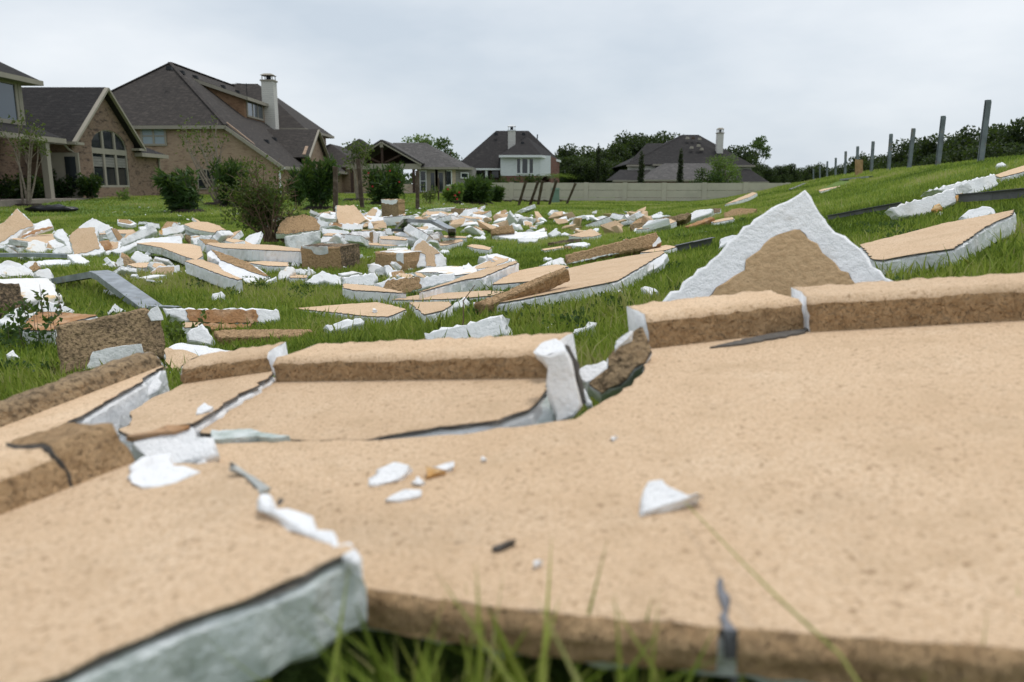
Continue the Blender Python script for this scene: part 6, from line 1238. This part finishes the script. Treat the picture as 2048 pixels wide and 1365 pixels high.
bush('small_plant', 'low pale-leaved plant under the arched window', (248, 402), .7, .35, 51, 'leaf_bright', 160, (.14, .07), stems=5, mulch=False)
# palm beyond the wall
pp = Vector((PY(1110, 360, 78).x, 78, g(6, 78))); R = root('palm_tree', 'young palm with arching yellow-green fronds behind the concrete wall', 'palm', pp); mb = MB(); mb.tube([(0, 0, -.1), (0, 0, 2.0)], [.16, .13], 8); mb.build('trunk', 'bark', R, origin=(0, 0, 0)); rnd = random.Random(3); vv = []
for k in range(15):
    a = rnd.uniform(0, 6.28); ln = rnd.uniform(1.3, 2.1)
    for j in range(9):
        f = (j+1)/9; c = np.array([math.cos(a)*ln*f, math.sin(a)*ln*f, 2.0+1.3*f-1.25*f*f]); s = np.array([-math.sin(a), math.cos(a), -.35]); t = np.array([math.cos(a), math.sin(a), .2])
        for sg in (-1, 1): vv += [c, c+sg*s*.22+t*.1, c+sg*s*.5*(1-.4*f)+t*.25, c+sg*s*.2+t*.2]
quads_obj('fronds', np.array(vv), np.random.default_rng(1).uniform(.2, .9, len(vv)//4).repeat(4), 'leaf_palm', R)
# transformer cabinet and white scrap by the leaning posts
q = hit(1105, 404); R = root('utility_cabinet', 'small pale green utility cabinet in front of the concrete wall', 'cabinet', (q.x, 62, g(q.x, 62))); mb = MB(); mb.hexa([(-.3, -.28, 0), (.3, -.28, 0), (.3, .28, 0), (-.3, .28, 0)], [(-.27, -.25, 1.0), (.27, -.25, 1.0), (.27, .25, 1.0), (-.27, .25, 1.0)]); mb.build('body', 'green_box', R, origin=(0, 0, 0)); mb = MB(); mb.hexa([(-.32, -.3, 1.005), (.32, -.3, 1.005), (.32, .3, 1.005), (-.32, .3, 1.005)], [(-.28, -.26, 1.15), (.28, -.26, 1.15), (.28, .26, 1.15), (-.28, .26, 1.15)]); mb.build('lid', 'green_box', R, origin=(0, 0, 0))
mb = MB()
for k in range(40):
    f = k/39; c = hit(1010+125*f, 403+1.5*math.sin(k)); rr = random.Random(k); s = rr.uniform(.2, .5); mb.hexa([c+Vector((-s, -s*.6, -.1)), c+Vector((s, -s*.6, -.1)), c+Vector((s, s*.6, -.1)), c+Vector((-s, s*.6, -.1))], [c+Vector((-s*.5, -s*.3, rr.uniform(.04, .16))), c+Vector((s*.5, -s*.3, .08)), c+Vector((s*.5, s*.3, .1)), c+Vector((-s*.5, s*.3, .06))])
o = mb.build('torn_soil', 'mulch', None, origin=(0, 0, 0)); o['kind'] = 'structure'
# black plastic bag on the lawn
pb = hit(104, 424); V = []; F = []; nu, nv = 28, 10
for i in range(nv+1):
    for j in range(nu):
        a = 2*math.pi*j/nu; t = math.pi*i/nv; x = .95*math.sin(t)*math.cos(a); y = .4*math.sin(t)*math.sin(a); z = .16*math.cos(t)+.1; k = 1+.35*mnoise.noise(Vector((x*4, y*4, z*6))); V.append(Vector((x*(1+.1*k), y*k, max(-.02, z*k))))
for i in range(nv):
    for j in range(nu): F.append([i*nu+j, i*nu+(j+1) % nu, (i+1)*nu+(j+1) % nu, (i+1)*nu+j])
o = mesh_obj('plastic_bag', V, F, 'plastic_black', None, None, True, pb); tag(o, 'crumpled black plastic bag lying on the lawn', 'bag')
# uprooted shrub lying in the rubble, root ball slab
p = hit(548, 490); rnd = random.Random(77); R = root('uprooted_shrub', 'uprooted bushy shrub with tangled roots lying on the rubble', 'shrub', p); mb = MB(); cen = []
for k in range(46):
    a = rnd.uniform(.2, 2.75); ln = rnd.uniform(.6, 1.5); top = Vector((-.1+ln*math.cos(a)*.6, rnd.uniform(-.4, .4), .12+ln*.86*math.sin(a)+.05)); pth = curve((rnd.uniform(-.15, .1), rnd.uniform(-.1, .1), .06), top, (rnd.uniform(-.1, .1), rnd.uniform(-.1, .1), .05)); mb.tube(pth, [.015*(1-.12*i) for i in range(7)], 4)
    for f in (3, 4, 5, 6):
        q = pth[f]; (cen.append((q.x, q.y, q.z, .16, .16, .14)) if rnd.random() < .6 else None)
        e_ = q+Vector((rnd.uniform(-.2, .2), rnd.uniform(-.1, .1), rnd.uniform(0, .2))); mb.tube([q, e_], [.006, .003], 3); mb.tube([q, q+Vector((rnd.uniform(-.35, .35), rnd.uniform(-.2, .2), rnd.uniform(-.1, .35)))], [.006, .002], 3)
mb.build('branches', 'twig', R, origin=(0, 0, 0)); leaf_obj('foliage', cen, None, 3300, .065, .042, 'leaf_shrub', 9, R)
mb = MB()
for k in range(40):
    a = rnd.uniform(-1.2, 1.4); ln = rnd.uniform(.2, .75); mb.tube(curve((.1, 0, .12), Vector((.1+ln*math.cos(a), rnd.uniform(-.3, .15), max(.03, .15+ln*.5*math.sin(a)))), (0, 0, rnd.uniform(-.1, .12)), 5), [.008, .007, .006, .005, .004, .002], 4)
mb.build('roots', 'twig', R, origin=(0, 0, 0))
P(S_, 'stucco_piece', 'mouldy tan slab with roots grown over its face beside the uprooted shrub', 2, [(1520, 380), (1560, 280), (1620, 225), (1800, 190), (1900, 225), (1955, 300), (1950, 345), (1800, 360), (1650, 385)], tilt=40, h=.22, th=.12, top='stucco_rough')
P(F_, 'foam_block', 'cracked pale foam block under the root-covered slab', 2, [(1610, 400), (1800, 365), (1955, 340), (1950, 440), (1850, 500), (1780, 545), (1650, 530), (1610, 480)], tilt=62, th=.25, mats='foam_dirty')
p = hit(685, 452); R = root('root_mat', 'tangle of thin dark roots clinging to the mouldy tan slab', 'roots', hit(605, 470, .25)); mb = MB(); rnd = random.Random(4); pln = None
for k in range(26):
    u0, u1 = rnd.uniform(560, 640), rnd.uniform(-14, 14); a3 = hit(u0, rnd.uniform(432, 440), .38); b3 = hit(u0+u1, rnd.uniform(455, 470), .25); mb.tube(curve(a3, b3, (rnd.uniform(-.05, .05), -.02, 0), 4), [.009, .008, .007, .005, .003], 4)
mb.build('roots', 'twig', R)
# weeds near the big dark block
for i, (u, v, h_) in enumerate(((28, 690, .22), (60, 660, .26), (85, 700, .3), (100, 668, .34), (30, 650, .2), (385, 690, .22))):
    bush('weed', 'leafy green weed growing in the grass around the dark column block', (u, v), h_, h_*.6, 60+i, 'leaf_oleander' if i < 3 else 'leaf_shrub', 90, (.045, .03), stems=5, mulch=False, cat='weed', group='weeds round the dark column block')

# ------------------------------------------------------------------ trees behind
wood = [tree('wood_tree', 'dark broad-leaved tree in the wood behind the berm', (0, 0, 0), 7.0, 3.4, 100+k, 'leaf_wood', 5200, (.34, .24), .12, group='trees of the wood behind the berm', clumps=34) for k in range(4)]
def wood_at(i, u, v, Y, group_label, sx=1.0):
    pt = PY(u, 360, Y); z0 = g(pt.x, Y)-.3; rnd = random.Random(i*13); H = (PY(u, v, Y).z-z0)*rnd.uniform(.80, 1.05); s = H/6.6; src = wood[i % 4]
    if i < 4: o = src; o.location = (pt.x, Y, z0); o.rotation_euler = (0, 0, rnd.uniform(0, 6)); o.scale = (s*sx, s*sx, s)
    else: o = copy_tree(src, (pt.x, Y, z0), rnd.uniform(0, 6), (s*sx*rnd.uniform(.9, 1.15), s*sx*rnd.uniform(.9, 1.15), s))
    if group_label: o['label'], o['group'] = group_label
    return o
row = [(2140, 238, 58), (2075, 246, 60), (2030, 252, 62), (1985, 262, 66), (1950, 276, 70), (1915, 276, 72), (1880, 282, 74), (1850, 292, 80), (1815, 296, 84), (1785, 302, 90), (1755, 312, 96), (1728, 318, 102), (1700, 328, 108), (1672, 330, 116), (1650, 334, 126), (1628, 330, 132), (1604, 334, 140), (2100, 262, 52), (2000, 278, 56), (1930, 292, 62), (1868, 304, 68), (1800, 318, 76), (1580, 328, 128), (1562, 330, 124), (2200, 235, 56), (2270, 230, 54), (2340, 228, 52), (1740, 330, 92), (1690, 338, 104)]
i = 0
for (u, v, Y) in row: wood_at(i, u, v, Y, None); i += 1
FB = ('dark tree in the clump between the white house and the broad black-roofed house', 'trees between the two black-roofed houses')
for (u, v, Y) in ((1128, 296, 120), (1150, 292, 116), (1175, 296, 122), (1205, 294, 118), (1228, 288, 120), (1252, 282, 126), (1270, 280, 128), (1285, 288, 125), (1140, 315, 105), (1188, 318, 104), (1222, 320, 106)): wood_at(i, u, v, Y, FB); i += 1
FC = ('dark tree beyond the far end of the broad black-roofed house', 'trees beyond the broad house')
for (u, v, Y) in ((1472, 306, 122), (1495, 310, 120), (1520, 322, 116), (1540, 330, 112), (1330, 283, 130), (1508, 336, 106)): wood_at(i, u, v, Y, FC); i += 1
tt = tree('tall_tree', 'tall storm-thinned tree with a ragged tuft on top behind the broad house', (PY(1512, 340, 125).x, 125, 0), PY(1512, 278, 125).z, 2.2, 31, 'leaf_tree', 1500, (.3, .2), .55, clumps=12, shape=.3)
tree('tree', 'green tree crown showing over the porch house roof ridge', (PY(840, 300, 100).x, 100, 0), PY(842, 268, 100).z, 2.6, 32, 'leaf_bright', 1500, (.32, .2), .4, clumps=14)
tree('tree', 'dark green tree beside the black roof of the white house', (PY(900, 300, 96).x, 96, 0), PY(900, 279, 96).z, 2.4, 33, 'leaf_tree', 2200, (.32, .2), .3, clumps=16)
tree('tree', 'light green feathery tree in front of the broad house', (PY(1448, 350, 76).x, 76, g(20, 76)), PY(1445, 317, 76).z+.25, 2.0, 34, 'leaf_bright', 3200, (.2, .09), .15, clumps=22)
tree('hedge_tree', 'dark low spreading bush overhanging the concrete wall', (PY(1415, 355, 73).x, 73, g(18, 73)), PY(1415, 345, 73).z+.3, 1.9, 35, 'leaf_hedge', 2200, (.22, .13), .1, clumps=16)
def cypress(label, u, vt, Y, wr, seed, n=1600):
    p = PY(u, 360, Y); z0 = g(p.x, Y)-.2; H = PY(u, vt, Y).z-z0; R = root('cypress_tree', label, 'tree', (p.x, Y, z0)); mb = MB(); mb.tube([(0, 0, 0), (.03, 0, H*.95)], [.09, .02], 6); mb.build('trunk', 'bark', R, origin=(0, 0, 0)); rnd = random.Random(seed)
    cen = [(rnd.uniform(-.12, .12)*wr, rnd.uniform(-.12, .12)*wr, H*(.1+.86*k/18), wr*(1-.75*(k/18)**2)*rnd.uniform(.8, 1.1), wr*(1-.75*(k/18)**2), H*.045) for k in range(19)]
    leaf_obj('crown', cen, None, n, .2, .1, 'leaf_cypress', seed, R, up=.9)
cypress('thin columnar cypress standing alone before the dark tree clump', 1196, 290, 80, .30, 1)
cypress('thin columnar cypress at the corner of the broad house', 1282, 304, 80, .38, 2)
cypress('columnar cypress in front of the grey front roof of the broad house', 1360, 298, 78, .33, 3)
for k, u in enumerate((1000, 1030, 1062)):
    pw = PY(u, 360, 80); bush('hedge_shrub', 'low clipped hedge shrub between the concrete wall and the white house', (u, 362), 2.55, 1.3, 70+k, 'leaf_hedge', 1300, (.2, .12), stems=8, mulch=False, Y=79, group='hedge below the white house')
# far tree belt on the horizon, one mass
r = np.random.default_rng(2); cen = []
for k in range(420):
    a = math.radians(r.uniform(-44, 44)); d = r.uniform(230, 300); h_ = r.uniform(2, 5.5); cen.append((d*math.sin(a), d*math.cos(a), h_*.4, 6, 6, h_*.6))
o = leaf_obj('far_trees', cen, None, 26000, 1.4, 1.0, 'leaf_wood', 8); o['kind'] = 'stuff'; o['label'] = 'far-off belt of dark trees on the horizon'; o['category'] = 'trees'
# ------------------------------------------------------------------ grass: separate blades, kept off the fallen pieces
def inside(px, py, poly):
    c = np.zeros(len(px), bool); n = len(poly); j = n-1
    for i in range(n):
        xi, yi = poly[i]; xj, yj = poly[j]
        c ^= ((yi > py) != (yj > py)) & (px < (xj-xi)*(py-yi)/(yj-yi+1e-12)+xi); j = i
    return c
R_ = np.random.default_rng(11)
def sample(n, r0, r1, p, half=43):
    u = R_.random(n); e = p+1
    r = (r0**e+u*(r1**e-r0**e))**(1/e); a = np.radians(R_.uniform(-half, half, n)); return r*np.sin(a), r*np.cos(a), r
def keep_off(x, y, h):
    z = G(x, y); ok = np.ones(len(x), bool)
    for poly, zt in FOOT:
        if len(poly) < 3: continue
        A = np.array(poly); lo = A.min(0); hi = A.max(0); m_ = np.where((x > lo[0]) & (x < hi[0]) & (y > lo[1]) & (y < hi[1]) & ok)[0]
        if len(m_) == 0: continue
        ok[m_[inside(x[m_], y[m_], poly)]] = False
    return ok
def blades(x, y, h, w, seg, seed, tone):
    r = np.random.default_rng(seed); n = len(x); z = G(x, y)-.01; a = r.uniform(0, 2*np.pi, n); l = h*np.abs(r.normal(.35, .3, n)); b_ = r.uniform(0, 2*np.pi, n)
    dx, dy = np.cos(a), np.sin(a); lx, ly = np.cos(b_)*l, np.sin(b_)*l; base = np.stack([x, y, z], 1); s = np.stack([dx*w/2, dy*w/2, np.zeros(n)], 1)
    tip = base+np.stack([lx, ly, h], 1)
    if seg == 1: v = np.stack([base-s, base+s, tip], 1).reshape(-1, 3); return v, np.stack([tone, tone, tone], 1).ravel(), 3
    mid = base+np.stack([lx*.35, ly*.35, h*.62], 1)
    v = np.stack([base-s, base+s, mid+s*.75, tip, mid-s*.75], 1).reshape(-1, 3)
    return v, np.stack([tone]*5, 1).ravel(), 5
def field(name, n, r0, r1, p, seg, hfun, wfun, seed, label, half=43):
    x, y, r = sample(n, r0, r1, p, half); h = hfun(x, y, r); ok = keep_off(x, y, h); x, y, r, h = x[ok], y[ok], r[ok], h[ok]
    cl = .52+.25*np.sin(x*2.1+1.3*np.sin(y*1.7))*np.sin(y*1.9+.8)+.2*np.sin(x*.5+.3)*np.sin(y*.43+1)
    dry = np.sin(x*.9+2*np.sin(y*.31))*np.sin(y*.77+1.7*np.sin(x*.4)); tone = np.clip(cl+R_.normal(0, .2, len(x))+.30*np.clip(dry-.55, 0, .4)/.4-.22*np.clip(-dry-.5, 0, .4)/.4, .02, 1); h = h*np.clip(.7+.6*cl, .6, 1.3)
    v, t, per = blades(x, y, h, wfun(r), seg, seed, tone); o = quads_obj(name, v, t, 'grass', per=per); o['kind'] = 'stuff'; o['label'] = label; o['category'] = 'grass'
    return o
berm = lambda x, y: np.clip(G(x, y)/1.2, 0, 1)
field('grass', 135000, .35, 4.5, .35, 2, lambda x, y, r: R_.uniform(.028, .08, len(x))*np.where(R_.random(len(x)) < .08, 1.8, 1), lambda r: .0038+.0010*r, 1, 'long green grass between the fallen panels', 66)
field('grass', 190000, 4.0, 11, .15, 2, lambda x, y, r: R_.uniform(.025, .075, len(x))*np.where(R_.random(len(x)) < .05, 1.6, 1), lambda r: .004+.0010*r, 2, 'tufted green grass among the rubble', 55)
field('grass', 265000, 10.5, 30, .1, 1, lambda x, y, r: R_.uniform(.03, .085, len(x)), lambda r: .004+.0011*r, 3, 'grass of the yard and the berm', 48)
field('grass', 170000, 29, 75, .1, 1, lambda x, y, r: R_.uniform(.05, .10, len(x))*(1+.5*berm(x, y)), lambda r: .006+.0011*r, 4, 'mown lawn grass in front of the houses')
# tall blades at the near edge of the large panel
rnd = random.Random(9); vs_, ts_ = [], []
xs = []; ys = []; hs = []; ws = []
for k in range(520):
    x = rnd.choice([rnd.uniform(-.24, .2), rnd.uniform(-.2, .06), rnd.uniform(.05, .5)]); y = .742-.3*x-(rnd.uniform(.015, .08) if k % 3 else rnd.uniform(.05, .17))
    if x < -.13: y = .60-rnd.uniform(0, .1)
    xs.append(x); ys.append(y); hs.append(rnd.uniform(.05, .105) if rnd.random() < .85 else rnd.uniform(.10, .19 if x < .1 else .13)); ws.append(rnd.uniform(.0055, .011))
for k in range(95):
    x = rnd.gauss(-.03, .1) if k < 75 else rnd.uniform(.1, .5); xs.append(x); ys.append(min(.742-.3*x, .70)-rnd.uniform(.03, .17)); hs.append(rnd.uniform(.14, .28) if k < 75 else rnd.uniform(.11, .16)); ws.append(rnd.uniform(.007, .012))
v, t, per = blades(np.array(xs), np.array(ys), np.array(hs), np.array(ws), 2, 6, np.random.default_rng(4).uniform(.3, 1, len(xs))); o = quads_obj('grass', v, t, 'grass', per=per); o['kind'] = 'stuff'; o['label'] = 'tall blurred grass blades at the near edge of the large panel'; o['category'] = 'grass'
# long dry grass stem lying over the big panel, and a dark twig by the foam board
a = hit(1370, 1005, .03, PA); b_ = hit(1480, 1120, .045, PA); c = hit(1560, 1200, .05, PA); d = hit(1680, 1310, .02, PA)
mb = MB(); mb.tube([a, b_, c, d, d+Vector((.05, -.09, -.08))], [.0006, .0009, .0013, .0016, .0016], 6); o = mb.build('grass_stem', 'yellow_wood', None, origin=d); o.location = d; o.data.materials[0] = MATS['straw'] if 'straw' in MATS else o.data.materials[0]; tag(o, 'long thin yellow-green grass stem bending over the large panel', 'grass stem')
a = hit(919, 682); b_ = a+Vector((.02, .02, .2)); c = b_+Vector((.06, 0, .08)); mb = MB(); mb.tube([a, a.lerp(b_, .5)+Vector((.01, 0, 0)), b_, c], [.004, .0035, .003, .002], 5); o = mb.build('twig', 'twig', None, origin=a); o.location = a; tag(o, 'thin dark twig standing in front of the square-cut foam board', 'twig')


# broad-leaved ground cover growing through the turf
rnd = random.Random(12); cen = []
for k in range(150):
    u, v = rnd.choice([(rnd.gauss(1120, 90), rnd.gauss(625, 25)), (rnd.gauss(1650, 200), rnd.gauss(500, 30)), (rnd.uniform(0, 300), rnd.gauss(690, 30)), (rnd.gauss(560, 120), rnd.gauss(575, 12))]); q = hit(u, v)
    cen.append((q.x, q.y, q.z+.035, rnd.uniform(.05, .13), rnd.uniform(.05, .13), .025))
o = leaf_obj('ground_cover', cen, None, 5200, .028, .02, 'leaf_tree', 19, up=.5); o['kind'] = 'stuff'; o['label'] = 'low broad-leaved weeds spreading through the grass'; o['category'] = 'weeds'
